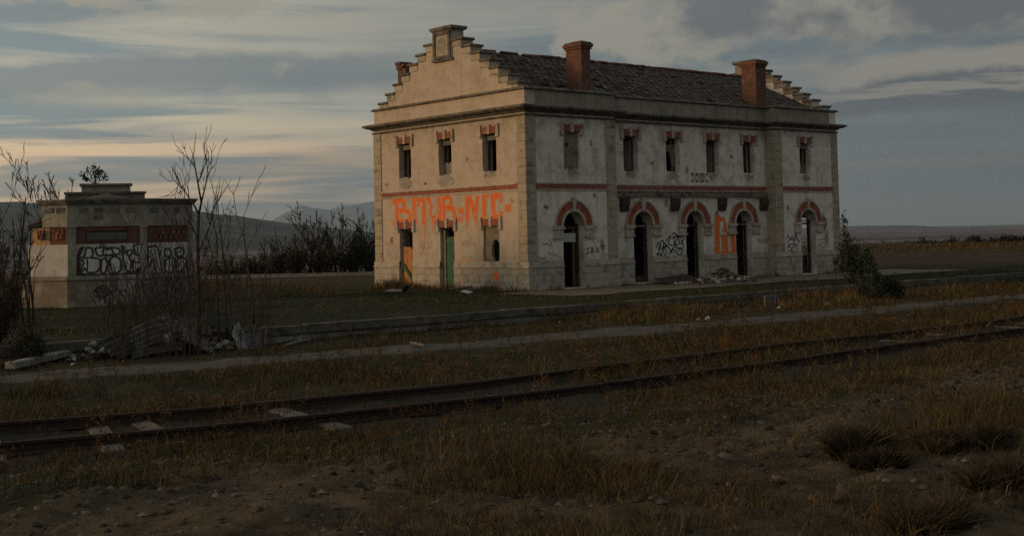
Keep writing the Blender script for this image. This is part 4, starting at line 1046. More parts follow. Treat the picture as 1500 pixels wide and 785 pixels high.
for fc, x0, x1 in ((FC, 99.5, 112), (FC, 205.5, 215.5), (FR_, 275, 281.5)):
    fbox('pilaster', fc, x0, x1, 402.5, 334, -.05, .07, M['hut']); fbox('pilaster_cap', fc, x0-1, x1+1, 333.8, 330, -.05, .11, M['hut'])
p_ = fbox('sunken_panel', FC, 125, 187, 352, 338, -.08, -.012, M['void_wood'])
fbox('panel_face', FC, 127.5, 186, 351, 340.5, -.05, -.004, mat_simple('mossy_board', (.075,.08,.065), (.11,.115,.095), 8), p_)
for x0, x1, y0, y1 in ((124, 188, 338, 336.3), (124, 188, 353.8, 352.2)): fbox('panel_frame', FC, x0, x1, y0, y1, -.05, .012, M['bandbrick'], p_)
def lattice(fc, x0, x1, y0, y1, n, d):
    f = fbox('lattice_vent', fc, x0, x1, y0, y1, d-.05, d+.012, M['void_wood'])
    w_ = (x1-x0)/n
    for k in range(n):
        fbox('lattice_brick', fc, x0+w_*(k+.1), x0+w_*(k+.45), y0-.5, y1+6+2*(k % 2), d-.02, d+.03, M['brick_tint'], f)
        fbox('lattice_brick', fc, x0+w_*(k+.5), x0+w_*(k+.9), y0-7-2*(k % 2), y1+1, d-.02, d+.03, M['brick_tint'], f)
lattice(FR_, 226, 271, 351, 336, 6, -.03)
lattice(FL, 81, 93, 351, 335, 2, -.03); lattice(FL, 55, 65, 351, 337, 2, .02)
for fc, xs_ in ((FL, ((67, 78), (83, 96))), (FC, ((116, 130), (138, 151), (161, 175), (183, 198))), (FR_, ((219, 232), (240, 249), (254, 262)))):
    for x0, x1 in xs_: fbox('frieze_vent', fc, x0, x1, 312, 304.5, -.02, .028, M['darkstone'])
fbox('frieze_vent', FC, 137, 151, 322, 314.5, -.02, .028, M['darkstone'])
# broken tiled eave left on the far side of the hut
mb = MB()
for k in range(7):
    o = HO+HU*hu(43+3*k, 1.2)+HV*(1.0)+Z*(hzz(329.5-1.0*k))
    mb.tube([o, o+HV*1.6+Z*.12], [.06, .05], 6)
e = mb.build('eave_tile', M['ridge'], HUT)
mb = MB(); o = HO+HU*((hu(44, 1.2)+hu(63, 1.2))/2)+HV*1.7+Z*hzz(330.5); mb.obox(o, HU*.27+Z*.075, HV*.75, Z*.05); mb.build('eave_board', M['void_wood'], HUT)

# silver letters with black outlines across the hut front
def r3(X_, Y_): return (20+X_/6.04, 330+Y_/6.04)
def r4(X_, Y_): return (150+X_/6.04, 330+Y_/6.04)
def blob(fc, pts, mat, lift, name, parent=HUT, n=4):
    p2 = [fc(*p) for p in pts]; p2 = smooth(p2+[p2[0]], n)[:-1]
    mb = MB(); o, au, nn = fc.t; mb.wall(p2, [], o+nn*lift, au, Z, nn, lift+.004); return mb.build(name, mat, parent)
blob(FC, [r3(555, 300), r3(575, 215), r3(600, 190), r3(625, 190), r3(600, 250), r3(575, 300), r3(600, 340), r3(585, 400), r3(640, 425), r3(900, 428), r4(60, 425), r4(160, 425), r4(230, 410), r4(330, 385), r4(390, 395), r4(392, 440), r4(200, 455), r4(60, 450), r3(800, 455), r3(600, 462), r3(556, 440)], M['gpaint_bk'], .003, 'black_fill')
blob(FR_, [(217.5, 401), (228, 399.5), (240, 400), (250, 400.5), (264, 399), (278, 397), (279, 404), (262, 405), (240, 405.5), (217.5, 405.5)], M['gpaint_bk'], .003, 'black_fill')
letters = [
 (FC, [r3(*p) for p in ((640, 200), (690, 205), (700, 260), (690, 285), (755, 300), (765, 360), (735, 410), (660, 415), (630, 380), (600, 415), (590, 400), (620, 330), (585, 300), (590, 285), (625, 275))]),
 (FC, [r3(*p) for p in ((720, 205), (790, 195), (830, 215), (860, 205), (880, 260), (800, 262), (745, 265))]),
 (FC, [r3(*p) for p in ((780, 300), (815, 290), (820, 320), (850, 325), (845, 360), (820, 365), (815, 412), (775, 415))]),
 (FC, [r4(*p) for p in ((5, 215), (60, 200), (140, 205), (150, 250), (60, 262), (10, 262))]),
 (FC, [r4(*p) for p in ((50, 330), (90, 280), (140, 285), (165, 340), (160, 400), (110, 420), (60, 415))]),
 (FC, [r4(*p) for p in ((170, 185), (190, 190), (200, 240), (250, 215), (265, 245), (235, 275), (255, 330), (240, 400), (215, 395), (190, 330))]),
 (FC, [r4(*p) for p in ((275, 185), (320, 165), (350, 200), (355, 250), (320, 262), (290, 250))]),
 (FC, [r4(*p) for p in ((270, 310), (300, 330), (370, 320), (388, 330), (385, 380), (330, 375), (300, 405), (275, 400))]),
 (FR_, [r4(*p) for p in ((402, 190), (440, 185), (480, 190), (500, 260), (520, 405), (480, 410), (440, 300), (425, 360), (405, 330))]),
 (FR_, [r4(*p) for p in ((550, 215), (580, 205), (600, 225), (605, 260), (575, 275), (552, 260))]),
 (FR_, [r4(*p) for p in ((555, 310), (590, 290), (635, 300), (640, 400), (600, 412), (560, 400))]),
 (FR_, [r4(*p) for p in ((645, 210), (680, 195), (710, 210), (715, 255), (690, 275), (650, 265))]),
 (FR_, [r4(*p) for p in ((655, 310), (690, 290), (735, 300), (745, 380), (770, 405), (700, 408), (660, 400))]),
]
for i, (fc, pts) in enumerate(letters): 
    sl_ = blob(fc, pts, M['gpaint_si'], .006+.0004*(i % 5), 'silver_letter')
    paint('letter_outline', M['gpaint_bk'], [(pts+[pts[0]], .064, True)], fc.t, fc, sl_, .0125+.0004*(i % 5))
def hstrokes(name, fc, mat, sets, w, lift=.011):
    for i, p in enumerate(sets): paint(name, mat, [(p, w, True)], fc.t, fc, HUT, lift+.0003*i)
hstrokes('letter_stroke', FC, M['gpaint_bk'], [[r3(*p) for p in ((650, 290), (655, 340), (650, 395))], [r3(*p) for p in ((690, 290), (640, 285), (610, 305))], [r4(*p) for p in ((75, 350), (82, 400))], [r4(*p) for p in ((200, 245), (225, 265), (215, 215))], [r4(*p) for p in ((310, 190), (312, 235))], [r4(*p) for p in ((335, 335), (345, 372))], [r3(*p) for p in ((770, 180), (780, 140), (800, 185))]], .045)
hstrokes('letter_stroke', FR_, M['gpaint_bk'], [[r4(*p) for p in ((590, 310), (590, 395))], [r4(*p) for p in ((615, 310), (618, 400))], [r4(*p) for p in ((690, 310), (695, 395))], [r4(*p) for p in ((715, 310), (722, 395))], [r4(*p) for p in ((665, 235), (690, 235), (690, 215))], [r4(*p) for p in ((460, 210), (480, 300), (505, 400))]], .04)
FB = Facet(hpt(uA-.02, -.06), hpt(uB+.02, -.06)); FBR = Facet(hpt(uB+.018, -.06), hpt(uR+.06, 1.0-.024))
S = []
for k in range(3):
    rr = (16, 34, 58)[k]; S.append(([r3(785+rr*math.cos(t)*1.0, 580+rr*.75*math.sin(t)) for t in np.linspace(0, 5.9, 9)], .035, True))
for p in (((710, 590), (740, 560), (770, 540), (820, 530)), ((720, 620), (780, 640), (840, 610), (880, 600)), ((840, 560), (880, 590), (905, 560)), ((800, 640), (812, 690)), ((730, 560), (745, 610), (770, 650))): S.append(([r3(*q_) for q_ in p], .05, True))
for p in (((0, 590), (30, 560), (60, 600), (110, 570)), ((20, 620), (60, 590), (100, 640)), ((90, 590), (130, 560), (190, 640)), ((150, 580), (200, 575)), ((60, 620), (70, 690), (100, 720))): S.append(([r4(*q_) for q_ in p], .045, True))
paint('black_tag', M['gpaint_bk'], S, FB.t, FB, HUT, .004)
S = [([r4(*q_) for q_ in p], .05, True) for p in (((650, 560), (690, 540), (705, 570), (670, 600)), ((665, 540), (680, 600), (720, 605)), ((640, 585), (700, 560), (715, 590)), ((700, 610), (705, 690)))]
paint('black_tag', M['gpaint_bk'], S, FBR.t, FBR, HUT, .004)

# ------------------------------------------------------------------ railway track
TR = thing('railway_track', 'old rusted railway track half buried in dry weeds', 'railway track', (-24, -23, 0))
TR.location = (0, 0, 0)
def rail_path(off):
    P_ = []
    for x in np.arange(-40, 26, .6):
        y = float(track_y(x)); dx_ = float(track_y(x+.1)-track_y(x-.1))/.2; t = Vector((1, dx_, 0)).normalized(); nn = Vector((-t.y, t.x, 0))
        P_.append((Vector((x, y, 0))+nn*off, nn))
    return P_
def rail_mesh(off):
    prof = [(-.065, 0), (.065, 0), (.065, .012), (.012, .03), (.010, .10), (.034, .112), (.034, .142), (.026, .150), (-.026, .150), (-.034, .142), (-.034, .112), (-.010, .10), (-.012, .03), (-.065, .012)]
    P_ = rail_path(off); mb = MB(); k = len(prof)
    vs = [(p+nn*a+Z*(-.088+h+.012*math.sin(p.x*.45+off)+.006*math.sin(p.x*1.3))) for p, nn in P_ for a, h in prof]
    fs = [(i*k+j, i*k+(j+1) % k, (i+1)*k+(j+1) % k, (i+1)*k+j) for i in range(len(P_)-1) for j in range(k)]
    fs += [tuple(range(k)), tuple(range((len(P_)-1)*k, len(P_)*k))]
    mb.add(vs, fs); return mb.build('rail', M['rust'], TR)
rail_mesh(0); rail_mesh(1.70)
slm = [chamfer_mesh('sleeper', 2.7, .25, .16, M['sleeper'], .02, .02, s) for s in range(4)]
xx = -36.0; k = 0
while xx < 12:
    y = float(track_y(xx)); dx_ = float(track_y(xx+.1)-track_y(xx-.1))/.2; a = math.atan(dx_)
    c_ = Vector((xx, y, 0))+Vector((-math.sin(a), math.cos(a), 0))*.85
    link_mesh('sleeper', slm[k % 4], TR, (c_.x, c_.y, -.165+rnd.uniform(-.035, .02)-(.05 if rnd.random() < (.8 if xx > -23 else .55) else -.03)), (rnd.uniform(-.02, .02), rnd.uniform(-.02, .02), a+math.pi/2+rnd.uniform(-.06, .06)))
    xx += .62+rnd.uniform(-.05, .05); k += 1

# ------------------------------------------------------------------ debris
def corr_sheet(name, label, c, rz, tilt, roll_, w, l, mat, wave=.17, amp=.028, bend=0.0, jag=.06, s=0, cat='sheet', group=None):
    """a sheet of corrugated roofing: w across the waves, l along them"""
    r = random.Random(s); nw = max(10, int(w/wave*6)); nl = 7
    V = []; 
    e0 = [r.uniform(-jag, jag) for _ in range(nw+1)]; e1 = [r.uniform(-jag, jag) for _ in range(nw+1)]
    for side in (0, 1):
        for j in range(nl+1):
            for i in range(nw+1):
                u = -w/2+w*i/nw; v = -l/2+l*j/nl
                if j == 0: v += e0[i-i % 3]
                if j == nl: v += e1[i-i % 3]
                z = amp*math.sin(2*math.pi*u/wave)-bend*(v/l)**2*4-(.012 if side else 0)+.02*math.sin(u*2.1+s)*math.sin(v*1.7)
                V.append((u, v, z))
    n1, st = nw+1, (nw+1)*(nl+1); F = []
    for j in range(nl):
        for i in range(nw):
            a = j*n1+i; F.append((a, a+1, a+n1+1, a+n1)); F.append((st+a+n1, st+a+n1+1, st+a+1, st+a))
    for i in range(nw): F += [(i+1, i, st+i, st+i+1), (nl*n1+i, nl*n1+i+1, st+nl*n1+i+1, st+nl*n1+i)]
    for j in range(nl): F += [(j*n1, (j+1)*n1, st+(j+1)*n1, st+j*n1), ((j+1)*n1+nw, j*n1+nw, st+j*n1+nw, st+(j+1)*n1+nw)]
    mb = MB(); mb.add(V, F); me = mb.mesh(name, mat); o = link_mesh(name, me, None, c, (tilt, roll_, rz)); return tag(o, label, cat, group)
def rocky(name, c, r, mat, s, squash=.7, parent=None):
    bm = bmesh.new(); bmesh.ops.create_icosphere(bm, subdivisions=2, radius=1); rr = random.Random(s)
    ax = [rr.uniform(.7, 1.25), rr.uniform(.7, 1.25), squash*rr.uniform(.8, 1.2)]
    for _ in range(7):                                        # hew flat faces
        d = Vector((rr.gauss(0, 1), rr.gauss(0, 1), rr.gauss(0, 1))).normalized(); h = rr.uniform(.55, .85)
        for v in bm.verts:
            k_ = v.co.dot(d)
            if k_ > h: v.co -= d*(k_-h)
    for v in bm.verts: v.co = Vector((v.co[i]*ax[i]*r*(1+rr.uniform(-.04, .04)) for i in range(3)))
    me = bpy.data.meshes.new(name); bm.to_mesh(me); bm.free(); me.materials.append(mat)
    return link_mesh(name, me, parent, c, (rr.uniform(-.3, .3), rr.uniform(-.3, .3), rr.uniform(0, 6)))
def gpt(px, py, z=0.0, Yp=None):
    p = onplane(px, py, 2, z); return p
AZC = YAW-math.radians(13)                                    # viewing direction at the pile
rz0 = -(YAW-.30)                                              # local x = picture-right, local y = away
def pile(px, py, Yw):                                         # a point on the upright plane Y = Yw
    return onplane(px, py, 1, Yw)
grp = 'corrugated sheets heaped against the platform edge'
for lab, px, py, Yw, dz, ti, ro, w_, l_, mm, sd_ in (
  ('small grey corrugated sheet lying lowest at the left end of the heap', 176, 505, -9.35, -.55, .16, .62, .6, .9, 'corr', 1),
  ('grey corrugated sheet on the left shoulder of the heap, its ridges rising to the right', 203, 494, -9.1, -1.25, .52, .66, .8, 1.0, 'corr', 2),
  ('grey corrugated sheet in the middle of the heap, overlapping the one on the left shoulder', 240, 483, -8.8, -.95, .34, .60, .8, 1.05, 'corr', 8),
  ('flat topmost grey corrugated sheet bridging the heap behind the tall bare sapling', 284, 467, -8.5, -1.50, -.03, .40, .60, 1.55, 'corr', 3),
  ('rusty brown corrugated sheet just below the topmost one', 270, 476, -8.75, -1.42, -.08, .50, .60, 1.2, 'corr_br', 4),
  ('pale corrugated sheet sliding down the front of the heap to the right', 287, 496, -9.3, -1.15, -.52, .66, .68, 1.15, 'corr_lt', 5),
  ('short broken corrugated sheet at the right end of the heap', 332, 470, -8.6, -1.5, .05, .38, .5, .85, 'corr', 6),
  ('dark corrugated sheet half hidden at the foot of the heap', 228, 509, -9.5, -1.2, .06, .4, .5, 1.2, 'corr', 7)):
    corr_sheet('corrugated_sheet', lab, pile(px, py, Yw), rz0+dz, ti, ro, w_, l_, M[mm], .17, .044, .05 if mm == 'corr' else 0.0, s=sd_, group=grp)
# what the heap lies on: broken rubble under the sheets
r = random.Random(14); hp_ = pile(215, 512, -8.95)
ub = thing('rubble_mound', 'low mound of dark rubble under the corrugated sheets', 'rubble', (hp_.x, hp_.y, hz(hp_.x, hp_.y)), 0)
for i in range(70):
    u = r.uniform(-1.1, 2.6); v = r.gauss(0, .22); h = max(0, .62-.22*abs(u-.8))*max(0, 1-abs(v)*1.4)
    rocky('rubble_piece', (u*.76, v+u*.0, h*r.uniform(.3, .85)), r.uniform(.08, .19), M['concrete'] if r.random() < .4 else M['rock'], 500+i, .7, ub)
# crumpled pale sheet and leaning panel at the right of the heap
def crumple(name, label, cat, c, rz, w, h, mat, amp, s, lean=.25, th=.012):
    nu, nv = 9, 9; V = []
    for sd_ in (0, 1):
        for j in range(nv):
            for i in range(nu):
                u, v = i/(nu-1)-.5, j/(nv-1); e = float(fbm(u*3+s, v*3, 50+s, 3))
                V.append((u*w*(1-.35*v)+amp*.6*float(fbm(v*3, u*2, 60+s)), lean*v+amp*e+sd_*th, h*v*(1+.25*float(fbm(u*2.2+s, 1, 5)))))
    n1 = nv*nu; F = []
    for j in range(nv-1):
        for i in range(nu-1): a = j*nu+i; F += [(a, a+1, a+nu+1, a+nu), (n1+a+nu, n1+a+nu+1, n1+a+1, n1+a)]
    for i in range(nu-1): F += [(i+1, i, n1+i, n1+i+1), ((nv-1)*nu+i, (nv-1)*nu+i+1, n1+(nv-1)*nu+i+1, n1+(nv-1)*nu+i)]
    for j in range(nv-1): F += [(j*nu, (j+1)*nu, n1+(j+1)*nu, n1+j*nu), ((j+1)*nu+nu-1, j*nu+nu-1, n1+j*nu+nu-1, n1+(j+1)*nu+nu-1)]
    mb = MB(); mb.add(V, F); return tag(link_mesh(name, mb.mesh(name, mat), None, c, (0, 0, rz)), label, cat)
p = onplane(357, 511, 2, -.40)
crumple('torn_sheet', 'crumpled pale torn sheet standing at the right end of the heap', 'scrap', (p.x, p.y, hz(p.x, p.y)-.03), rz0+.3, .34, .58, M['corr_lt'], .15, 2, .42)
p = onplane(372, 511, 2, -.42)
t = thing('leaning_panel', 'dull blue-grey panel leaning against the platform edge', 'panel', (p.x, p.y, hz(p.x, p.y)), rz0)
mb = MB(); mb.obox((0, .12, .18), (.22, 0, 0), (0, .012, .001), (0, .10, .18)); o = mb.build('panel_face', M['bluepanel'], t, bevel=.004)
mb = MB(); mb.tube([(.25, -.02, -.03), (.33, .18, .42)], [.028, .022], 6); o = mb.build('batten', M['sleeper'], t)
# pale concrete beam and rubble by it
pa, pb = onplane(15, 539, 2, -.34), onplane(107, 518, 2, -.30)
mb = MB(); ax_ = (pb-pa)/2; mb.obox((pa+pb)/2+Z*.05, ax_, ax_.normalized().cross(Z)*.13, Z*.075)
tag(mb.build('concrete_post', M['concrete'], None, bevel=.02), 'long pale concrete post lying on the ground left of the sheet heap', 'post')
for i, ((px, py), r_, lab) in enumerate((((39, 527), .09, 'round whitish stone beside the pale concrete post, near its thin end'), ((107, 535), .06, 'small stone below the upper end of the concrete post'))):
    p = onplane(px, py, 2, -.34); tag(rocky('rubble_stone', (p.x, p.y, hz(p.x, p.y)+r_*.35), r_, M['white_junk'] if i == 0 else M['stone'], 40+i), lab, 'stone')
hp_ = pile(139, 514, -8.95); r = random.Random(15)
ub = thing('rubble_heap', 'small heap of pale broken lumps at the left foot of the sheet heap', 'rubble heap', (hp_.x, hp_.y, hz(hp_.x, hp_.y)), 0)
for i in range(26):
    u = r.gauss(0, .26); v = r.gauss(0, .14); h = max(0, .42-.5*abs(u)-.6*abs(v)); rocky('rubble_piece', (u, v, h*r.uniform(.4, 1)+.02), r.uniform(.045, .11), (M['white_junk'], M['stone'], M['rock'], M['concrete'])[r.randrange(4)], 600+i, .7, ub)
# sticks lying between kerb and path
for px0, py0, px1, py1, w_, lab in ((418, 502, 455, 492, .045, 'bleached branch lying on the dry grass below the platform kerb'), (603, 512, 622, 517, .04, 'short bent stick lying on the trodden path')):
    a, b_ = onplane(px0, py0, 2, -.30), onplane(px1, py1, 2, -.24); mb = MB(); md = (a+b_)/2+Vector((.05, .1, .05))
    a.z = hz(a.x, a.y)+.03; b_.z = hz(b_.x, b_.y)+.12; md.z = hz(md.x, md.y)+.07
    mb.tube([a, md, b_], [w_, w_*.9, w_*.4], 6); mb.tube([md, md+(b_-a)*.25+Z*.12+Vector((0, .1, 0))], [w_*.6, w_*.25], 5); tag(mb.build('stick', M['sleeper'], None), lab, 'stick')
# boards at the foot of the gable
p = onplane(583, 428, 2, 0.02)
t = thing('fallen_board', 'grey board with an upturned dark end lying below the ochre door', 'board', (p.x, p.y, .02), 0)
mb = MB(); mb.obox((0, .1, .06), (.18, 0, .03), (0, .62, 0), (0, 0, .02)); mb.build('plank', M['shutter'], t)
mb = MB(); mb.obox((-.05, -.62, .17), (.15, 0, .02), (0, .10, -.13), (0, .016, .012)); mb.build('curled_end', M['void_wood'], t)
p = onplane(569, 430, 2, .02); mb = MB(); mb.obox((p.x, p.y, .07), (.1, .02, 0), (.1, -.5, 0), (0, 0, .035)); tag(mb.build('wooden_beam', M['void_wood'], None), 'dark low beam on the turf at the far end of the gable wall', 'beam')
p = onplane(688, 429, 2, .02)
t = thing('scrap_frame', 'small heap of broken frame and white scrap under the gable window', 'scrap', (p.x, p.y, 0))
mb = MB(); mb.obox((0, .3, .22), (.02, .02, 0), (.1, -.32, .04), (0, 0, .03)); mb.obox((.05, .1, .10), (.02, 0, .02), (0, .4, 0), (.0, 0, .05)); mb.build('dark_frame', M['void_wood'], t)
mb = MB(); mb.obox((-.1, .05, .07), (.12, .03, .02), (0, .25, .03), (0, 0, .02)); mb.build('white_scrap', M['white_junk'], t)
for i, ((px, py), r_, z_, lab) in enumerate((((820, 467), .06, -.3, 'tiny white scrap lying in the grass below the platform kerb'), ((1140, 449), .09, -.3, 'small white scrap beside the grey ribbed block'), ((1037, 466), .11, -.25, 'pale lump of rubble in the weeds above the path'), ((1024, 467), .08, -.25, 'smaller grey lump left of the pale rubble above the path'))):
    p = onplane(px, py, 2, z_); tag(rocky('rubble_lump', (p.x, p.y, hz(p.x, p.y)+r_*.4), r_, M['white_junk'] if i != 3 else M['stone'], 70+i), lab, 'rubble')
# rubble heap in front of the station between third and fourth arch
rb = thing('rubble_heap', 'heap of broken masonry and litter in front of the third and fourth arch', 'rubble heap', (9.6, -1.6, 0))
r = random.Random(8)
for i in range(90):
    u = r.gauss(0, .95); v = r.gauss(0, .42); h = max(0, .62-.36*abs(u)-.6*abs(v))
    rocky('rubble_piece', (u, v, h*r.uniform(.4, 1)+.05), r.uniform(.07, .17), (M['stone'], M['white_junk'], M['rock'], M['plinth'], M['concrete'], M['rock'], M['brick_tint'], M['concrete'])[r.randrange(8)], 200+i, .6, rb)
for i in range(7):
    mb = MB(); a = r.uniform(0, 3); mb.obox((r.uniform(-1, .2), r.uniform(-.3, .2), .30+r.uniform(-.08, .1)), (.35*math.cos(a), .35*math.sin(a), r.uniform(-.12, .12)), (-.04*math.sin(a), .04*math.cos(a), 0), (0, 0, .012)); mb.build('splintered_board', M['void_wood'], rb)
# loose slab and sheets by the second arch
mb = MB(); mb.obox((7.9, -.75, .16), (1.25, .25, .04), (.1, -.45, -.12), (0, .03, .03)); tag(mb.build('fallen_door', M['void_wood'], None, bevel=.01), 'dark fallen door leaf lying in front of the second arch', 'door')
mb = MB(); mb.obox((10.6, -.35, .09), (.75, .05, .0), (0, .3, .05), (0, 0, .025)); tag(mb.build('stone_slab', M['plinth'], None, bevel=.01), 'pale flat slab lying on the threshold of the third arch', 'slab')
# ribbed grey block in the weeds
p = onplane(1130, 445, 2, -.22); t = thing('ribbed_block', 'grey ribbed radiator standing in the weeds below the platform kerb', 'radiator', (p.x, p.y, hz(p.x, p.y)), -YAW+.1)
for k in range(6): mb = MB(); mb.obox((-.20+.08*k, 0, .22), (.03, 0, 0), (0, .08, 0), (0, 0, .22)); mb.build('radiator_rib', M['bluepanel'], t, bevel=.012)
mb = MB(); mb.obox((0, 0, .06), (.24, 0, 0), (0, .05, 0), (0, 0, .025)); mb.obox((0, 0, .38), (.24, 0, 0), (0, .05, 0), (0, 0, .025)); mb.build('header_pipe', M['bluepanel'], t)
for i, ((px, py, r_), lab) in enumerate((((1213, 447, .30), 'flat grey rock in the weeds right of the ribbed radiator'), ((1243, 438, .16), 'small pale rock behind the flat grey one, below the leafy bush'))):
    p = onplane(px, py, 2, -.3); tag(rocky('field_rock', (p.x, p.y, hz(p.x, p.y)+.04), r_, M['rock'] if i == 0 else M['stone'], 90+i, .35), lab, 'rock')

# stones on the trodden ground in front (the ones that stand out singly)
big = [(1160, 648, .05, 'reddish stone right of the dark tussock, alone on the bare ground'), (1165, 673, .055, 'orange-tinted flat stone on the bare dirt left of the dark tussock'), (1141, 702, .06, 'dark bluish stone in the dirt, nearest the middle of the right foreground'), (1288, 701, .05, 'light stone just below the dark tussock'), (1299, 705, .042, 'small light stone touching the one below the dark tussock'),
       (1235, 722, .06, 'rounded stone in the foreground gravel below the tussock pair'), (1229, 731, .05, 'flat reddish stone in front of the rounded foreground one'), (72, 737, .055, 'orange-brown stone in the lower left dirt'), (120, 745, .05, 'upright buff stone in the lower left foreground'), (126, 753, .045, 'small buff stone below the upright one'), (131, 707, .05, 'flat buff stone in the weeds in front of the rails'), (254, 738, .055, 'pale flat stone at the edge of the dirt track'),
       (387, 727, .05, 'grey stone on the dirt track in the left foreground'), (347, 726, .05, 'brownish stone on the dirt track beside the gravelly bank'), (905, 695, .045, 'buff stone in the middle of the dirt bank')]
for i, (px, py, r_, lab) in enumerate(big):
    p = onplane(px, py, 2, .45)
    for _ in range(6): p = onplane(px, py, 2, hz(p.x, p.y))
    tag(rocky('field_stone', (p.x, p.y, p.z+r_*.12), r_*.72, M['rock'], 120+i, .6), lab, 'stone', 'loose stones on the dirt in front')

# ------------------------------------------------------------------ trees and shrubs
RMIN = [.004]
def bend_pts(p, d, L, n, r, wob, up=.0):
    pts = [Vector(p)]; d = Vector(d).normalized()
    for i in range(n):
        d = (d+Vector((r.gauss(0, wob), r.gauss(0, wob), r.gauss(0, wob*.6)+up))).normalized(); pts.append(pts[-1]+d*(L/n))
    return pts
def grow(T_, Wd, p, d, L, rad, depth, r, nkids=(3, 5), wob=.12, up=.05, shrink=.55, ang=(.45, .85), tips_=None):
    n = 5 if depth > 1 else 4
    pts = bend_pts(p, d, L, n, r, wob, up)
    rr = [max(RMIN[0], rad*(1-.72*i/n)) for i in range(n+1)]
    (T_ if rad > .022 else Wd).tube(pts, rr, 6 if rad > .03 else (4 if rad > .008 else 3), cap=rad > .01)
    if depth <= 0:
        if tips_ is not None: tips_.append(pts[-1]); tips_.append(pts[-2])
        return
    for k in range(r.randint(*nkids)):
        i = r.randint(1 if depth > 1 else 1, n); base = pts[i]; t = (pts[i]-pts[i-1]).normalized()
        a = r.uniform(*ang); ph = r.uniform(0, 6.283); s = t.orthogonal().normalized(); s2 = t.cross(s)
        dd = t*math.cos(a)+(s*math.cos(ph)+s2*math.sin(ph))*math.sin(a)
        grow(T_, Wd, base, dd, L*shrink*r.uniform(.75, 1.2), rr[i]*.68, depth-1, r, nkids, wob*1.15, up, shrink, ang, tips_)
def leaves(name, cent, n, size, cols, r, parent, sig=.06):
    """many small leaf blades scattered round given points"""
    C_ = np.array([tuple(c) for c in cent]); ii = nrg.integers(0, len(C_), n)
    P0 = C_[ii]+nrg.normal(0, sig, (n, 3)); a = nrg.normal(0, 1, (n, 3)); a /= np.linalg.norm(a, axis=1)[:, None]
    b = np.cross(a, nrg.normal(0, 1, (n, 3))); b /= np.linalg.norm(b, axis=1)[:, None]
    s = size*nrg.uniform(.6, 1.3, (n, 1)); V = np.stack([P0-a*s*.1, P0+a*s*.45+b*s*.28, P0+a*s, P0+a*s*.45-b*s*.28], 1).reshape(-1, 3)
    Q = np.arange(n*4).reshape(-1, 4); c = np.array(cols)[nrg.integers(0, len(cols), n)]*nrg.uniform(.7, 1.3, (n, 1))
    return np_mesh(name, V, Q, None, M['leaf'], np.repeat(c, 4, 0), parent)
def tree_parts(T_, Wd, t, trunk='trunk', crown='twigs'):
    if T_.v: T_.build(trunk, M['bark'], t, fix=False, smooth=True)
    if Wd.v: Wd.build(crown, M['twig'], t, fix=False)

# the tall bare sapling in front of the hut: limbs traced in its own upright plane, twigs grown from them
GS = 'bare saplings growing among the sheets'
pb_ = onplane(292, 514, 2, -.40); DT = math.hypot(pb_.x-CAM.x, pb_.y-CAM.y)
tt = thing('bare_sapling', 'tallest bare sapling, forked high, with its stem rising through the sheet heap', 'tree', (pb_.x, pb_.y, hz(pb_.x, pb_.y)), 0, GS)
org = Vector(tt.location); r = random.Random(21); T_, Wd = MB(), MB()
def tp(px, py, dd=0.0): return atdist(px, py, DT+dd)-org
RMIN[0] = .006
limbs = [([(292, 516, 0), (291, 450, 0), (290, 400, .02), (289.5, 350, 0), (291, 313, 0)], .075, .055),
  ([(291, 314, 0), (284, 300, .1), (277, 290, .2), (262, 267, .3), (251, 243, .4)], .042, .012), ([(291, 314, 0), (295, 297, -.1), (289, 263, -.2), (283, 231, -.25), (285, 219, -.3)], .046, .010),
  ([(293, 304, 0), (298, 284, -.15), (304, 259, -.3), (309, 248, -.35), (317, 240, -.4)], .036, .010), ([(290, 268, -.2), (297, 252, -.3), (303, 232, -.35)], .022, .009), ([(302, 267, -.3), (304, 250, -.25), (302, 236, -.2)], .018, .008),
  ([(268, 277, .25), (261, 271, .35), (255, 264, .5), (248, 266, .6)], .020, .008), ([(277, 290, .2), (275, 272, .1), (277, 258, .0)], .018, .008), ([(286, 246, -.2), (278, 236, -.1), (274, 228, 0)], .016, .008), ([(262, 267, .3), (258, 282, .4), (254, 286, .5)], .014, .008),
  ([(290, 372, 0), (300, 350, .3), (308, 330, .5), (313, 300, .6), (319, 271, .6)], .036, .010), ([(308, 330, .5), (303, 312, .4), (305, 292, .3)], .020, .008), ([(313, 305, .6), (322, 290, .7), (326, 278, .75)], .018, .008),
  ([(290, 350, 0), (280, 330, -.3), (273, 306, -.5), (270, 288, -.6)], .028, .009), ([(290, 400, 0), (301, 372, -.4), (309, 345, -.6)], .026, .009), ([(290, 420, 0), (280, 385, .4), (274, 350, .6)], .024, .009), ([(280, 330, -.3), (268, 318, -.4), (262, 304, -.4)], .018, .008)]
for pts, r0, r1 in limbs:
    P_ = [tp(*p) for p in pts]; P_ = [Vector(p) for p in smooth3(P_)] if False else P_
    rr = [.68*(r0+(r1-r0)*i/(len(P_)-1)) for i in range(len(P_))]; (T_ if r0 > .04 else Wd).tube(P_, rr, 6)
    if len(pts) > 2 and r0 < .06:
        for k in range(3):
            i = r.randint(1, len(P_)-1); f = r.random(); b_ = P_[i-1].lerp(P_[i], f); t = (P_[i]-P_[i-1]).normalized()
            dd = (t+Vector((r.gauss(0, .3), r.gauss(0, .3), r.uniform(.2, .7)))).normalized()
            grow(T_, Wd, b_, dd, r.uniform(.3, .6), .008, 1, r, (1, 3), .08, .10, .55, (.3, .6))
tree_parts(T_, Wd, tt)

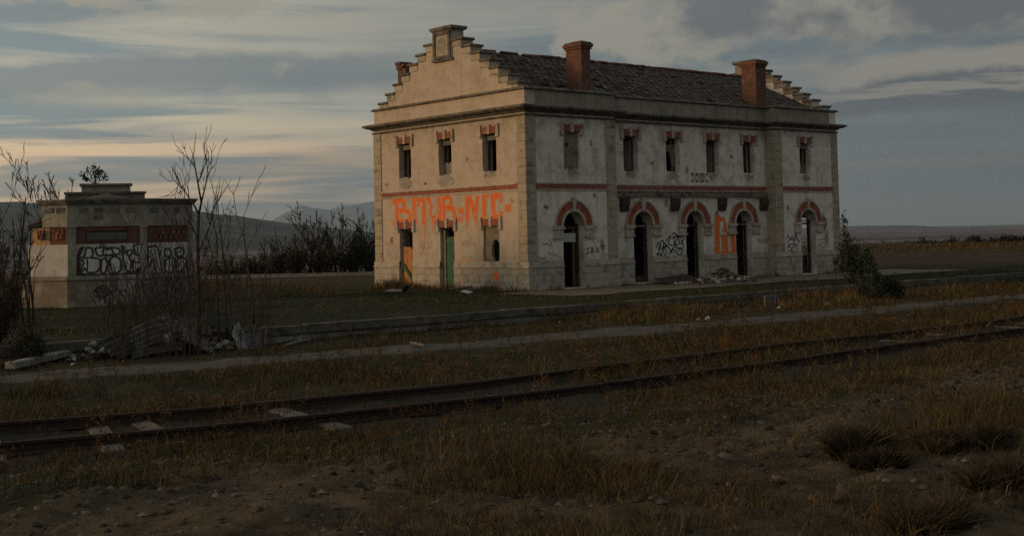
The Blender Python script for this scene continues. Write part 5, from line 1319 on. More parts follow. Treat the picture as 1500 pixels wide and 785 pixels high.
def sapling(px, pyb, pyt, label, seed, z=-.38, lean=0.0, rad=.02, depth=2, D=None, kids=(2, 4), group=GS, nstem=1, spread=.15, leaf=None, name='bare_sapling', up=.06, cat='tree'):
    p = onplane(px, pyb, 2, z) if D is None else atdist(px, pyb, D)
    zb = hz(p.x, p.y); dist = math.hypot(p.x-CAM.x, p.y-CAM.y)
    RMIN[0] = .00022*dist
    top = atdist(px, pyt, dist).z; H = top-zb; r = random.Random(seed)
    t = thing(name, label, cat, (p.x, p.y, zb-.03), 0, group); T_, Wd = MB(), MB(); tips_ = []
    for k in range(nstem):
        dx_ = lean if nstem == 1 else r.uniform(-spread, spread); d = (_r0*dx_+Vector((r.gauss(0, .05), r.gauss(0, .05), 1))).normalized()
        b0 = Vector((r.gauss(0, .12), r.gauss(0, .12), 0)) if nstem > 1 else Vector((0, 0, 0))
        grow(T_, Wd, b0, d, H*(1.0 if k == 0 else r.uniform(.55, .95))*.86, rad*(.8 if k == 0 else r.uniform(.5, .75)), depth, r, kids, .06, up, .42, (.25, .6), tips_)
    tree_parts(T_, Wd, t)
    if leaf and tips_: leaves('leaves', tips_, leaf[0], leaf[1], leaf[2], r, t, leaf[3])
    return t
yl = [(.10, .10, .03), (.13, .10, .03), (.07, .075, .025)]
for a in ((322, 510, 272, 'thin bare sapling just right of the tallest one', 31, .03, .042), (333, 507, 262, 'slim upright bare sapling, second to the right of the tallest one', 41, .00, .040), (341, 503, 330, 'slender bare sapling with a few yellowing leaves, third from the right of the clump', 32, .02, .034), (372, 494, 285, 'lone bare sapling at the right end of the clump with an upright top shoot', 33, -.02, .042),
          (268, 511, 322, 'bare sapling close on the left of the tallest one', 34, -.06, .034), (236, 506, 338, 'bare sapling rising behind the middle of the sheet heap', 35, .04, .030), (206, 508, 312, 'bare sapling in front of the middle of the silver graffiti', 36, .02, .034),
          (182, 508, 372, 'short bare sapling in front of the left part of the silver letters', 37, -.04, .026), (158, 503, 388, 'thin whip growing at the left end of the sheet heap', 38, .10, .022), (300, 512, 344, 'low bare whip at the foot of the tallest sapling', 39, .12, .024),
          (255, 512, 352, 'forked bare whip growing through the left of the pale sheet', 40, -.10, .024), (358, 500, 342, 'thin leaning whip between the torn sheet and the panel', 42, .16, .022), (222, 508, 372, 'short whip at the middle of the sheet heap', 43, -.08, .020)):
    sapling(a[0], a[1], a[2], a[3], a[4], lean=a[5], rad=a[6], leaf=(90, .07, yl, .12) if a[4] == 32 else None)
r = random.Random(77)
RMIN[0] = .0075
# whips and tall weeds in front of the hut (a thicket nobody could count)
T_, Wd = MB(), MB()
for k in range(260):
    px = r.choice((r.uniform(150, 400), r.uniform(190, 300))); p = onplane(px, r.uniform(455, 516), 2, -.1); p.z = hz(p.x, p.y)
    grow(Wd, Wd, p, Vector((r.gauss(0, .14), r.gauss(0, .14), 1)), r.uniform(.4, 1.9), r.uniform(.006, .013), 1, r, (2, 4), .09, .05, .4, (.3, .7))
o = Wd.build('thicket', M['twig'], None, fix=False); o['kind'] = 'stuff'

# bare trees and brush at the left edge
LATER = []
GL = 'bare trees at the left edge'
for a in ((9, 474, 268, 'leftmost bare tree at the very edge of the view', 51, .055, 3), (33, 476, 256, 'tall slim bare tree left of the hut with a pointed top', 52, .06, 3), (47, 480, 296, 'lower bare tree close against the left corner of the hut', 53, .045, 3), (20, 484, 330, 'short bushy bare tree between the two tall left ones', 54, .04, 3)):
    sapling(a[0], a[1], a[2], a[3], a[4], z=-.1, rad=a[5], depth=a[6], kids=(2, 4), group=GL, nstem=3, spread=.12, name='bare_tree')
for i, (px, pyb, pyt, w_, D, lab) in enumerate(((4, 470, 362, 44, 38, 'dense dark brown brush at the left edge, under the tall bare trees'), (-6, 500, 400, 60, 31, 'dark brush cut by the left edge of the view, beside the concrete post'), (38, 512, 462, 54, 30, 'low dark green bush beyond the thin end of the concrete post'))):
    LATER.append((px, pyb, pyt, w_, lab, 400+i, D))
for i, (px, pyt, D, lab) in enumerate(((85, 282, 66, 'bare tree top showing just above the left end of the hut roof'), (104, 284, 68, 'bare twiggy tree behind the hut, beside its parapet step'), (62, 300, 64, 'bare tree behind the broken tiled eave of the hut'))):
    sapling(px, 430, pyt, lab, 60+i, D=D, rad=.05, depth=3, kids=(3, 5), group='bare trees behind the hut', nstem=2, spread=.2, name='bare_tree')
def leafy(px, pyb, pyt, wpx, label, seed, D=None, z=0.0, n=3500, size=.07, cols=None, spiky=True, cat='bush', group=None, name='leafy_bush', nst=14, dens=.075):
    p = onplane(px, pyb, 2, z) if D is None else atdist(px, pyb, D)
    zb = hz(p.x, p.y); dist = math.hypot(p.x-CAM.x, p.y-CAM.y); H = atdist(px, pyt, dist).z-zb; R_ = wpx/FPX*dist/2; RMIN[0] = .00020*dist
    r = random.Random(seed); t = thing(name, label, cat, (p.x, p.y, zb-.03), 0, group); T_, Wd = MB(), MB(); cent = []
    for k in range(nst):
        a = r.uniform(0, 6.283); q_ = math.sqrt(r.random()); hh = H*(1-.62*q_**1.5)*r.uniform(.72, 1.0) if k else H
        dx_, dy_ = R_*q_*math.cos(a), R_*q_*math.sin(a)
        pts = [Vector((dx_*.08, dy_*.08, 0)), Vector((dx_*.55, dy_*.55, hh*.40)), Vector((dx_*.9, dy_*.9, hh*.72)), Vector((dx_, dy_, hh))]
        (T_ if k < 5 else Wd).tube(pts, [.035*H/2.5, .022*H/2.5, .012*H/2.5, .004], 5)
        for j in range(26):
            f = r.uniform(.18, 1)**.8*3; i = min(2, int(f)); c_ = pts[i].lerp(pts[i+1], f-i); w_ = (1-f/3)*.9+.12
            cent.append(c_+Vector((r.gauss(0, R_*.20*w_), r.gauss(0, R_*.20*w_), r.gauss(0, H*.05))))
        for j in range(5):
            f = r.uniform(.4, 2.6); i = int(f); c_ = pts[i].lerp(pts[i+1], f-i); grow(Wd, Wd, c_, Vector((r.gauss(0, 1), r.gauss(0, 1), .9)), H*.22, .008, 0, r)
    tree_parts(T_, Wd, t, 'trunk', 'twigs')
    leaves('foliage', cent, n, size, cols or [(.018, .032, .016), (.03, .045, .02), (.012, .022, .012), (.04, .05, .022)], r, t, dens)
    return t
for a in LATER: leafy(*a[:6], D=a[6], n=1700, size=.06, cols=[(.030, .022, .014), (.022, .018, .012), (.04, .03, .018)] if a[5] < 402 else [(.022, .028, .014), (.03, .032, .018)], name='dense_brush' if a[5] < 402 else 'leafy_bush', nst=26, dens=.10)
leafy(1250, 421, 320, 56, 'dense dark green bush growing at the right corner of the station', 81, z=-.15, n=3000, size=.10, cols=[(.035, .055, .026), (.05, .07, .03), (.022, .036, .018), (.06, .072, .034)], nst=12)
leafy(1288, 434, 386, 62, 'low dark bush spreading right of the tall green one', 82, z=-.2, n=3000, size=.09, cols=[(.02, .03, .016), (.035, .036, .02), (.014, .02, .012)])
sapling(1166, 432, 372, 'small bare Y-shaped sapling in front of the last arch', 83, z=-.1, rad=.03, depth=2, kids=(2, 3), group=None)
sapling(1212, 440, 395, 'low bare shrub between the Y-shaped sapling and the green bush', 84, z=-.2, rad=.02, depth=2, kids=(2, 4), group=None, nstem=4, spread=.4, name='bare_shrub', cat='shrub')
# bush rooted on the hut's parapet
p = HO+HU*hu(140)+HV*.25; t = thing('parapet_bush', 'small leafy bush rooted on top of the hut parapet', 'bush', (p.x, p.y, hzz(269)), 0)
r = random.Random(4); T_, Wd = MB(), MB(); cent = []
for (dx_, dz_) in ((-.50, .36), (-.30, .58), (-.08, .62), (.10, .60), (.22, .50), (.42, .26), (-.40, .22), (.02, .40)):
    pts = [Vector((0, 0, -.03)), HU*dx_*.45+Z*dz_*.5, HU*dx_+Z*dz_+HV*r.uniform(-.2, .2)]; Wd.tube(pts, [.016, .012, .004], 4)
    for k in range(7): f = r.uniform(.3, 1); cent.append(pts[1].lerp(pts[2], f) if f > .4 else pts[0].lerp(pts[1], .6+f))
tree_parts(T_, Wd, t); leaves('foliage', cent, 330, .095, [(.03, .045, .02), (.05, .06, .025), (.02, .03, .015)], r, t, .045)

# low wall and scrub at the edge of the station yard
wa, wb = atdist(295, 402, 80), atdist(560, 402, 78)
lw = thing('low_wall', 'long low concrete wall in front of the scrub behind the yard', 'wall', (0, 0, 0))
n_ = 12
for k in range(n_):
    a = wa.lerp(wb, k/n_); b_ = wa.lerp(wb, (k+.985)/n_); a.z = b_.z = (hz(a.x, a.y)+hz(b_.x, b_.y))/2
    mb = MB(); ax_ = (b_-a)/2; mb.obox((a+b_)/2+Z*.0, ax_, ax_.normalized().cross(Z)*.12, Z*.14); mb.obox((a+b_)/2+Z*.162, ax_, ax_.normalized().cross(Z)*.16, Z*.02)
    mb.build('wall_panel', M['concrete'], lw)
GB = 'bare shrubs behind the low wall'
for i, (px, pyt, D, lab) in enumerate(((392, 362, 84, 'low bare shrub at the left end of the row behind the wall'), (412, 350, 85, 'bare shrub, second from the left of the row'), (432, 345, 83, 'wide bare shrub left of the tallest ones'), (452, 338, 84, 'bare shrub just left of the tallest one in the row'), (470, 317, 84, 'tallest bare shrub of the row, with dark stems showing the mountain behind'), (488, 325, 85, 'bare shrub right of the tallest one'), (506, 328, 83, 'dense bare shrub left of the dark evergreen'), (524, 322, 86, 'bare shrub reaching above the dark evergreen'), (541, 326, 86, 'bare shrub beside the station gable'), (372, 374, 86, 'small reddish bare shrub far left behind the wall'), (340, 378, 88, 'small bare shrub seen between the saplings'), (310, 380, 88, 'small bare shrub just right of the hut'))):
    sapling(px, 403, pyt, lab, 300+i, D=D, rad=.075, depth=3, kids=(2, 4), group=GB, nstem=10, spread=.40, name='bare_shrub', up=.05, cat='shrub')
for i, (px, pyt, w_, lab) in enumerate(((517, 337, 34, 'dark evergreen bush behind the wall, left one of the pair'), (540, 334, 36, 'dark evergreen bush touching the station gable in the view'), (478, 352, 44, 'olive bush low between the bare shrubs'), (440, 358, 56, 'brownish bush low in the middle of the shrub row'), (405, 366, 48, 'brownish bush low at the left of the shrub row'), (360, 380, 50, 'low rusty bush behind the saplings'), (320, 384, 46, 'low rusty bush next to the hut'))):
    leafy(px, 403, pyt, w_, lab, 330+i, D=82, n=2200, size=.13, cols=[(.014, .02, .012), (.022, .026, .014)] if i < 2 else [(.04, .036, .02), (.05, .035, .018), (.03, .028, .016)], name='scrub_bush', group='scrub bushes behind the low wall', dens=.14)
# trees along the drop at the right
for i, (px, pyt, w_, D, lab) in enumerate(((1345, 350, 26, 172, 'leftmost small tree on the skyline at the right'), (1362, 352, 30, 168, 'small tree, second from the left on the right skyline'), (1383, 351, 34, 165, 'round small tree in the middle of the right skyline row'), (1408, 351, 34, 170, 'wide small tree right of the middle of the skyline row'), (1428, 348, 26, 160, 'tallest small tree of the right skyline row'), (1450, 352, 30, 160, 'small tree right of the tallest on the skyline'), (1478, 350, 36, 150, 'dark small tree near the right edge on the skyline'), (1499, 352, 34, 150, 'small tree cut by the right edge of the view'))):
    leafy(px, 359, pyt, w_, lab, 360+i, D=D, n=1300, size=.26, cols=[(.018, .024, .016), (.03, .032, .018), (.014, .018, .014)], name='skyline_tree', cat='tree', group='small trees on the skyline at the right', nst=9, dens=.25)
# dark tussocks in the foreground
def tussock(px, py, wpx, hpx, label, seed, n=900, cols=None):
    p = onplane(px, py, 2, .45)
    for _ in range(6): p = onplane(px, py, 2, hz(p.x, p.y))
    D = math.hypot(p.x-CAM.x, p.y-CAM.y); R_ = wpx/FPX*D/2; H = hpx/FPX*D
    g_ = np.random.default_rng(seed); a = g_.uniform(0, 6.283, n); q_ = np.sqrt(g_.random(n))
    ns = 7; sc_ = np.stack([g_.normal(0, R_*.5, ns), g_.normal(0, R_*.35, ns)], 1); si = g_.integers(0, ns, n); sh_ = g_.uniform(.45, 1.1, ns)[si]; sr = R_*g_.uniform(.22, .55, ns)[si]
    base = np.stack([sc_[si, 0]+sr*q_*np.cos(a), sc_[si, 1]+sr*q_*np.sin(a), np.zeros(n)], 1)
    d = np.stack([np.cos(a)*q_*.55+g_.normal(0, .42, n), np.sin(a)*q_*.55+g_.normal(0, .42, n), np.full(n, 1.15)], 1); d /= np.linalg.norm(d, axis=1)[:, None]
    V, Q, T3, c = blades(base, d, 1.2*H*sh_*g_.uniform(.3, 1.05, n)*(1-.4*q_**2), .0034*g_.uniform(.6, 1.4, n), g_.uniform(.15, .9, n), np.array((cols or [(.026, .021, .013), (.042, .032, .019), (.018, .016, .010)])+[(.10, .075, .042)])[np.minimum(g_.integers(0, 10, n)//3, 3)], g_)
    t = thing('dark_tussock', label, 'tussock', (p.x, p.y, p.z-.01), 0, 'dark tussocks in the foreground'); np_mesh('grass_blades', V, Q, T3, M['grass'], c, t)
def blades(base, d, L, w, curve, col, g_):
    """curved tapering blades: quad + quad + tip"""
    n = len(base); side = np.cross(d, g_.normal(0, 1, (n, 3))); side /= np.linalg.norm(side, axis=1)[:, None]+1e-9
    out = d.copy(); out[:, 2] = 0; out = out+g_.normal(0, .25, (n, 3))*[1, 1, 0]; out /= np.linalg.norm(out, axis=1)[:, None]+1e-9
    L = L[:, None]; w = w[:, None]; cv = curve[:, None]
    p1 = base+d*L*.5+out*L*cv*.12; p2 = base+d*L*.98+out*L*cv*.5-np.array([0, 0, 1])*L*cv*.22
    V = np.stack([base-side*w, base+side*w, p1+side*w*.75, p1-side*w*.75, p2], 1).reshape(-1, 3)
    i = np.arange(n)[:, None]*5; Q = i+np.array([[0, 1, 2, 3]]); T3 = i+np.array([[3, 2, 4]])
    cc = np.clip(col*g_.uniform(.5, 1.65, (n, 1)), 0, 1); return V, Q, T3, np.repeat(cc, 5, 0)
for a in ((1262, 672, 96, 62, 'large dark tussock at the right, the taller and left one of the joined pair', 1, 2600), (1300, 686, 66, 40, 'lower dark tussock joined to the right of the large one', 2, 1500), (1390, 650, 80, 34, 'dark tussock behind the joined pair, further right', 3, 1500), (1450, 648, 70, 36, 'dark tussock near the right edge, beyond the bare patch', 4, 1300), (1485, 715, 90, 60, 'dark tussock cut by the right edge of the view', 5, 2000), (1385, 770, 120, 60, 'dark straggly tussock at the bottom right', 6, 2000)):
    tussock(*a[:6], n=int(a[6]*2.6), cols=None if a[5] < 3 else [(.05, .038, .022), (.07, .052, .03), (.034, .028, .018)])

# ------------------------------------------------------------------ weeds, grass, gravel
def scatter(n, dmin, dmax, fn, power=.5, azr=(-.43, .43)):
    """random ground points in the seen wedge kept with probability fn(x, y)"""
    a = YAW+nrg.uniform(azr[0], azr[1], n); d = dmin+(dmax-dmin)*nrg.random(n)**(1/(1+power))
    x = CAM.x+np.sin(a)*d; y = CAM.y+np.cos(a)*d; k = nrg.random(n) < fn(x, y, d); return x[k], y[k], d[k]
def inside_built(x, y):
    st = (x > -.15) & (x < 20.7) & (y > -.15) & (y < 10.6)
    u = (x-HO.x)*HU.x+(y-HO.y)*HU.y; v = (x-HO.x)*HV.x+(y-HO.y)*HV.y
    return st | ((u > uL-.3) & (u < uR+.2) & (v > -.1) & (v < 3.9))
def patch(x, y, s, k=1.0): return np.clip(.5+1.6*fbm(x*k, y*k, s, 3), 0, 1)
DRY = np.array([(.098, .070, .034), (.078, .058, .030), (.125, .092, .048), (.058, .047, .026), (.092, .052, .023)])
DARK = np.array([(.034, .034, .018), (.048, .043, .023), (.026, .028, .015), (.058, .048, .025)])
DRY *= [1.06, .98, .80]; DARK *= [1.05, .98, .80]
GREEN = np.array([(.028, .036, .014), (.038, .041, .017), (.048, .042, .02), (.022, .03, .013)])
def put(name, x, y, d, hlo, hhi, pal, w0, curve=(.2, .8), per=6, clump=.10, erect=1.2):
    n0 = len(x); hgt_ = nrg.uniform(hlo, hhi, n0)*(.6+.8*patch(x, y, 15, .6))
    x = np.repeat(x, per)+nrg.normal(0, clump, n0*per); y = np.repeat(y, per)+nrg.normal(0, clump, n0*per); d = np.repeat(d, per); n = n0*per
    L = np.repeat(hgt_, per)*nrg.uniform(.5, 1.15, n); dd = np.stack([nrg.normal(0, .35, n), nrg.normal(0, .35, n), np.full(n, erect)], 1); dd /= np.linalg.norm(dd, axis=1)[:, None]
    base = np.stack([x, y, height(x, y)-.015], 1); ci = np.repeat(nrg.integers(0, len(pal), n0), per)
    V, Q, T3, c = blades(base, dd, L, w0*(.4+d/28)*nrg.uniform(.7, 1.3, n), nrg.uniform(*curve, n), pal[ci], nrg)
    o = np_mesh(name, V, Q, T3, M['grass'], c); o['kind'] = 'stuff'; return o
def dt_(x, y): return y-track_y(x)
def pm_(x, y): return y-path_mid(x)
offpath = lambda x, y: sst(np.abs(pm_(x, y)), 1.15, 1.85)
bank = lambda x, y: 1-.9*np.exp(-((y+30.0+1.1*fbm(x*.4, y*.4, 88, 3))/.85)**2)
# tall weeds between path and track, and between the rails
f = lambda x, y, d: (((dt_(x, y) > 1.9) & (pm_(x, y) < -.6))*np.clip(patch(x, y, 2, .5)*1.7-.3, .08, 1)+((dt_(x, y) > .15) & (dt_(x, y) < 1.6))*1.5*patch(x, y, 4, .45)*(.15+.85*sst(x, -26.5, -22.5)))*offpath(x, y)
x, y, d = scatter(26000, 13, 60, f, .6); put('dry_weeds', x, y, d, .09, .34, DRY, .0042)
x, y, d = scatter(30000, 13, 60, f, .6); put('dark_weeds', x, y, d, .08, .32, DARK, .0046)
# near side of the track: lower and patchier
clr = lambda x, y: 1-.6*(sst(dt_(x, y), -1.0, -.4)*(1-sst(dt_(x, y), .1, .3)))
f = lambda x, y, d: clr(x, y)*((dt_(x, y) < -.12) & (dt_(x, y) > -6.6))*np.clip(patch(x, y, 6, .55)*2.0-.55, .06, 1.1)*sst(dt_(x, y)+2.2*fbm(x*.4, y*.4, 61, 3)+2.0*sst(x, -21, -25), -6.4, -3.6)
x, y, d = scatter(26000, 8, 45, f, .6); put('dry_weeds', x, y, d, .06, .24, DRY*.85, .0036)
x, y, d = scatter(34000, 8, 45, f, .6); put('dark_weeds', x, y, d, .06, .24, DARK, .0040)
# sparse tufts on the trodden dirt
f = lambda x, y, d: (dt_(x, y) < -3.0)*(.05+np.clip(patch(x, y, 9, .8)*1.5-.45, 0, 1))*bank(x, y)
x, y, d = scatter(30000, 4.5, 26, f, .6); put('dry_weeds', x, y, d, .03, .12, np.concatenate([DARK*1.1, DRY*1.35]), .0034, per=7, clump=.07, curve=(.3, 1.2), erect=.8)
f = lambda x, y, d: (dt_(x, y) < -4.5)*((x-CAM.x)*math.cos(YAW)-(y-CAM.y)*math.sin(YAW) > 1.2)*np.clip(patch(x, y, 12, .9)-.1, 0, 1)
g0 = f; f = lambda x, y, d: g0(x, y, d)*bank(x, y)
x, y, d = scatter(16000, 4.5, 17, f, .6); put('dark_weeds', x, y, d, .06, .26, np.concatenate([DARK, DRY*.9]), .0032, per=9, clump=.07)
f = lambda x, y, d: (d < 9.5)*np.exp(-(((x-CAM.x)*math.cos(YAW)-(y-CAM.y)*math.sin(YAW)-.25)/.9)**2)*patch(x, y, 13, 1.2)
x, y, d = scatter(9000, 4.5, 9.5, f, .6); put('dry_weeds', x, y, d, .08, .26, np.concatenate([DARK, DRY]), .0030, per=8, clump=.06)
# between path and kerb
f = lambda x, y, d: ((pm_(x, y) > .6) & (y < YE-.1))*np.clip(patch(x, y, 7, .5)*1.6-.3, .06, 1)*offpath(x, y)
x, y, d = scatter(26000, 26, 75, f, .6); put('dry_weeds', x, y, d, .08, .30, DRY, .0042)
x, y, d = scatter(22000, 26, 75, f, .6); put('dark_weeds', x, y, d, .08, .26, DARK, .0042)
f = lambda x, y, d: ((x > -7) & (x < 14) & (y < YE-.05) & (y > YE-3.4))*patch(x, y, 18, .35)**1.5
x, y, d = scatter(26000, 34, 62, f, .3); put('dry_weeds', x, y, d, .25, .55, DRY*1.15, .0042, curve=(.1, .5))
f = lambda x, y, d: ((y < YE-.02) & (y > YE-.8))*(.45+.55*patch(x, y, 71, .6))
x, y, d = scatter(52000, 28, 75, f, .4); put('dark_weeds', x, y, d, .16, .40, np.concatenate([DARK, DRY*.8]), .0042)
# turf on the platform and along its edge
f = lambda x, y, d: ((y > YE+.35) & ~inside_built(x, y) & ((x < -1.2) | (y < -4.2+1.2*patch(x, y, 3)-.6)))*(.35+.65*patch(x, y, 11, .6))
x, y, d = scatter(46000, 28, 75, f, .5); put('turf_grass', x, y, d, .03, .10, GREEN, .0048, per=5)
x, y, d = scatter(7000, 28, 70, lambda x, y, d: f(x, y, d)*patch(x, y, 14, .4)**2, .5); put('dry_weeds', x, y, d, .08, .25, DRY*.9, .0042)
# dry growth against the walls
def alongwall(n):
    s = nrg.random(n); x = np.where(nrg.random(n) < .62, -.12-np.abs(nrg.normal(0, .28, n)), nrg.uniform(0, 20.5, n)); y = np.where(x < 0, nrg.uniform(-.4, 10.6, n), -.15-np.abs(nrg.normal(0, .15, n)))
    k = nrg.random(n) < (.15+patch(x*1.0, y, 23, .8)**2)*np.where(x < 0, 1, .35); x, y = x[k], y[k]; return x, y, np.hypot(x-CAM.x, y-CAM.y)
x, y, d = alongwall(1500); put('dry_weeds', x, y, d, .14, .5, DRY*1.05, .0040, curve=(.1, .5))
f = lambda x, y, d: ((x < -1.2) & (y > 3) & ~inside_built(x, y))*patch(x, y, 37, .25)*sst(y, 3, 10)
x, y, d = scatter(16000, 45, 80, f, .4); put('dry_weeds', x, y, d, .10, .34, DRY*.9, .0040)
f = lambda x, y, d: (d > 58)*((x < -.5) | (x > 21.2))*(y > -6)*(~inside_built(x, y))*(.4+.6*patch(x, y, 19, .3))*np.where(y > 6, 1, .6)*np.where(x > 18, sst(d, 98, 118)*(.3+.9*patch(x, y, 47, .07)), 1)
x, y, d = scatter(26000, 56, 136, f, .2); put('dry_weeds', x, y, d, .18, .5, DRY*.95, .0036, per=5, clump=.2)
x, y, d = scatter(9000, 56, 130, f, .2); put('dark_weeds', x, y, d, .14, .4, DARK, .0040, per=5, clump=.2)
# forbs: branched dry stems with seed heads
def forb_mesh(name, x, y, d, hlo, hhi, pal, sc=1.0):
    n0 = len(x); H = nrg.uniform(hlo, hhi, n0); z0 = height(x, y)-.02; VV = []; CC = []; QQ = []; nb = 0
    col = pal[nrg.integers(0, len(pal), n0)]
    def sticks(b0, b1, w, c):
        nonlocal nb
        n = len(b0); s = np.cross(b1-b0, nrg.normal(0, 1, (n, 3))); s /= np.linalg.norm(s, axis=1)[:, None]+1e-9; s *= w[:, None]
        V = np.stack([b0-s, b0+s, b1+s*.6, b1-s*.6], 1).reshape(-1, 3); VV.append(V); CC.append(np.repeat(c, 4, 0)); QQ.append(np.arange(n*4).reshape(-1, 4)+nb); nb += n*4
    b0 = np.stack([x, y, z0], 1); lean = np.stack([nrg.normal(0, .14, n0), nrg.normal(0, .14, n0), np.ones(n0)], 1); top = b0+lean*H[:, None]
    w = .0022*(.5+d/24)*sc; sticks(b0, top, w, col*.6)
    for k in range(7):
        f_ = nrg.uniform(.3, 1.0, n0)[:, None]; p = b0+(top-b0)*f_; dd = nrg.normal(0, 1, (n0, 3)); dd[:, 2] = np.abs(dd[:, 2])*.8+.3; dd /= np.linalg.norm(dd, axis=1)[:, None]
        e = p+dd*(H*nrg.uniform(.12, .34, n0))[:, None]; sticks(p, e, w*.7, col*.7)
        for j in range(3):
            q_ = e+nrg.normal(0, .018, (n0, 3))*sc; q2 = q_+nrg.normal(0, .02, (n0, 3))*sc; sticks(q_, q2, w*2.6, col*nrg.uniform(.8, 1.3, (n0, 1)))
    o = np_mesh(name, np.concatenate(VV), np.concatenate(QQ), None, M['grass'], np.clip(np.concatenate(CC), 0, 1)); o['kind'] = 'stuff'
OR_ = np.array([(.095, .052, .022), (.078, .043, .018), (.06, .038, .019), (.115, .068, .029)])
f = lambda x, y, d: ((dt_(x, y) > -2.4) & (pm_(x, y) < -.5))*np.clip(patch(x, y, 27, .5)-.15, 0, 1)*np.where(dt_(x, y) < 0, .3, 1.0)
x, y, d = scatter(9000, 11, 55, f, .5); forb_mesh('seed_weeds', x, y, d, .14, .46, OR_)
f = lambda x, y, d: ((dt_(x, y) < -.3) & (dt_(x, y) > -6))*np.clip(patch(x, y, 29, .7)-.35, 0, 1)
x, y, d = scatter(5000, 8, 30, f, .5); forb_mesh('seed_weeds', x, y, d, .10, .30, OR_*.8, .8)
f = lambda x, y, d: ((pm_(x, y) > .8) & (y < YE-.1))*np.clip(patch(x, y, 31, .5)-.3, 0, 1)
x, y, d = scatter(4000, 28, 65, f, .4); forb_mesh('seed_weeds', x, y, d, .15, .45, OR_*.9)

# gravel and clods on the dirt, ballast along the rails
def pebbles(name, x, y, rlo, rhi, mat, pal):
    n = len(x); r_ = rlo*(rhi/rlo)**(nrg.random(n)**2.2)
    oc = np.array([(1, 0, 0), (.45, .8, .15), (-.5, .85, 0), (-1, .05, .1), (-.45, -.85, 0), (.5, -.8, .1), (.3, .25, .75), (-.4, -.2, .7)])
    fc = np.array([(0, 1, 6), (1, 2, 6), (2, 7, 6), (2, 3, 7), (3, 4, 7), (4, 5, 7), (5, 6, 7), (5, 0, 6)])
    a = nrg.uniform(0, 6.283, n); ca, sa = np.cos(a), np.sin(a); jit = oc[None]*(1+nrg.normal(0, .2, (n, 8, 3)))
    X_ = (jit[:, :, 0]*ca[:, None]-jit[:, :, 1]*sa[:, None])*r_[:, None]+x[:, None]; Y_ = (jit[:, :, 0]*sa[:, None]+jit[:, :, 1]*ca[:, None])*r_[:, None]*.85+y[:, None]
    Z_ = jit[:, :, 2]*r_[:, None]*.9+(height(x, y)-r_*.10)[:, None]
    V = np.stack([X_, Y_, Z_], 2).reshape(-1, 3); F = (np.arange(n)[:, None, None]*8+fc[None]).reshape(-1, 3)
    c = np.repeat(pal[nrg.integers(0, len(pal), n)]*nrg.uniform(.35, 1.45, (n, 1)), 8, 0); o = np_mesh(name, V, None, F, mat, np.clip(c, 0, 1)); o['kind'] = 'stuff'
ST_ = np.array([(.085, .062, .045), (.11, .085, .062), (.06, .045, .034), (.14, .115, .09), (.10, .06, .04)])
f = lambda x, y, d: (dt_(x, y) < -3.2)*(.15+.85*np.clip(patch(x, y, 33, .7)*1.6-.5, 0, 1)+.5*(np.abs(dt_(x, y)+4.9) < .9))
x, y, d = scatter(42000, 4.5, 26, f, .6); pebbles('gravel', x, y, .008, .036, M['grass'], ST_*.9)
f = lambda x, y, d: ((dt_(x, y) > -1.5) & (dt_(x, y) < 3.2))*.8
x, y, d = scatter(16000, 11, 40, f, .6); pebbles('ballast', x, y, .012, .045, M['grass'], ST_*.5)
f = lambda x, y, d: (np.abs(pm_(x, y)) < 1.6)*.5+((y < YE) & (pm_(x, y) > .8))*.15
x, y, d = scatter(14000, 22, 60, f, .5); pebbles('gravel', x, y, .015, .05, M['grass'], ST_*.8)
# clods in the near dirt
f = lambda x, y, d: (dt_(x, y) < -4.0)*np.clip(patch(x, y, 35, 1.1)*1.5-.4, 0, 1)
x, y, d = scatter(20000, 4.5, 22, f, .5); pebbles('clods', x, y, .014, .055, M['grass'], ST_*.55)

# ------------------------------------------------------------------ distant land
def ridge(name, D, depth, pts, zb, seed, mat, rough=1.0, ncol=420, nrow=34):
    px = np.linspace(pts[0][0], pts[-1][0], ncol); py = np.interp(px, [p[0] for p in pts], [p[1] for p in pts])
    py = py + rough*2.2*fbm(px/23.0, px*0, seed, 5)
    V = np.zeros((nrow, ncol, 3))
    for i in range(ncol):
        top = atdist(px[i], py[i], D); dirv = Vector((top.x-CAM.x, top.y-CAM.y, 0)).normalized()
        for j in range(nrow):
            t = j/(nrow-5); s = D-depth+depth*t
            if t <= 1: hh = zb+(top.z-zb)*(t*t*(3-2*t)*.45+.55*t**1.6)
            else: hh = top.z-(t-1)*depth*.25
            V[j, i] = (CAM.x+dirv.x*s, CAM.y+dirv.y*s, hh)
    amp = (V[:, :, 2].max()-zb)*.10*np.clip(np.sin(np.clip(np.arange(nrow)/(nrow-5), 0, 1)*math.pi), 0, 1)[:, None]
    V[:, :, 2] += amp*fbm(V[:, :, 0]/(depth*.16), V[:, :, 1]/(depth*.16), seed+5, 5)
    id_ = np.arange(nrow*ncol).reshape(nrow, ncol); Q = np.stack([id_[:-1, :-1], id_[:-1, 1:], id_[1:, 1:], id_[1:, :-1]], -1).reshape(-1, 4)
    o = np_mesh(name, V.reshape(-1, 3), Q, None, mat); o.data.shade_smooth(); o['kind'] = 'structure'; return o
def hillmat(name, a, b_, c_, sc):
    mt, q, b = new_mat(name, 1.0, 0.0); geo = q.n('ShaderNodeNewGeometry').outputs['Position']
    col = q.mix(q.ss(q.noise(geo, sc, 7, .65, .5), .4, .6), a, b_); col = q.mix(q.ss(q.noise(geo, sc*3.1, 6, .7), .52, .62), col, c_)
    q.t.links.new(col, b.inputs['Base Color']); return mt
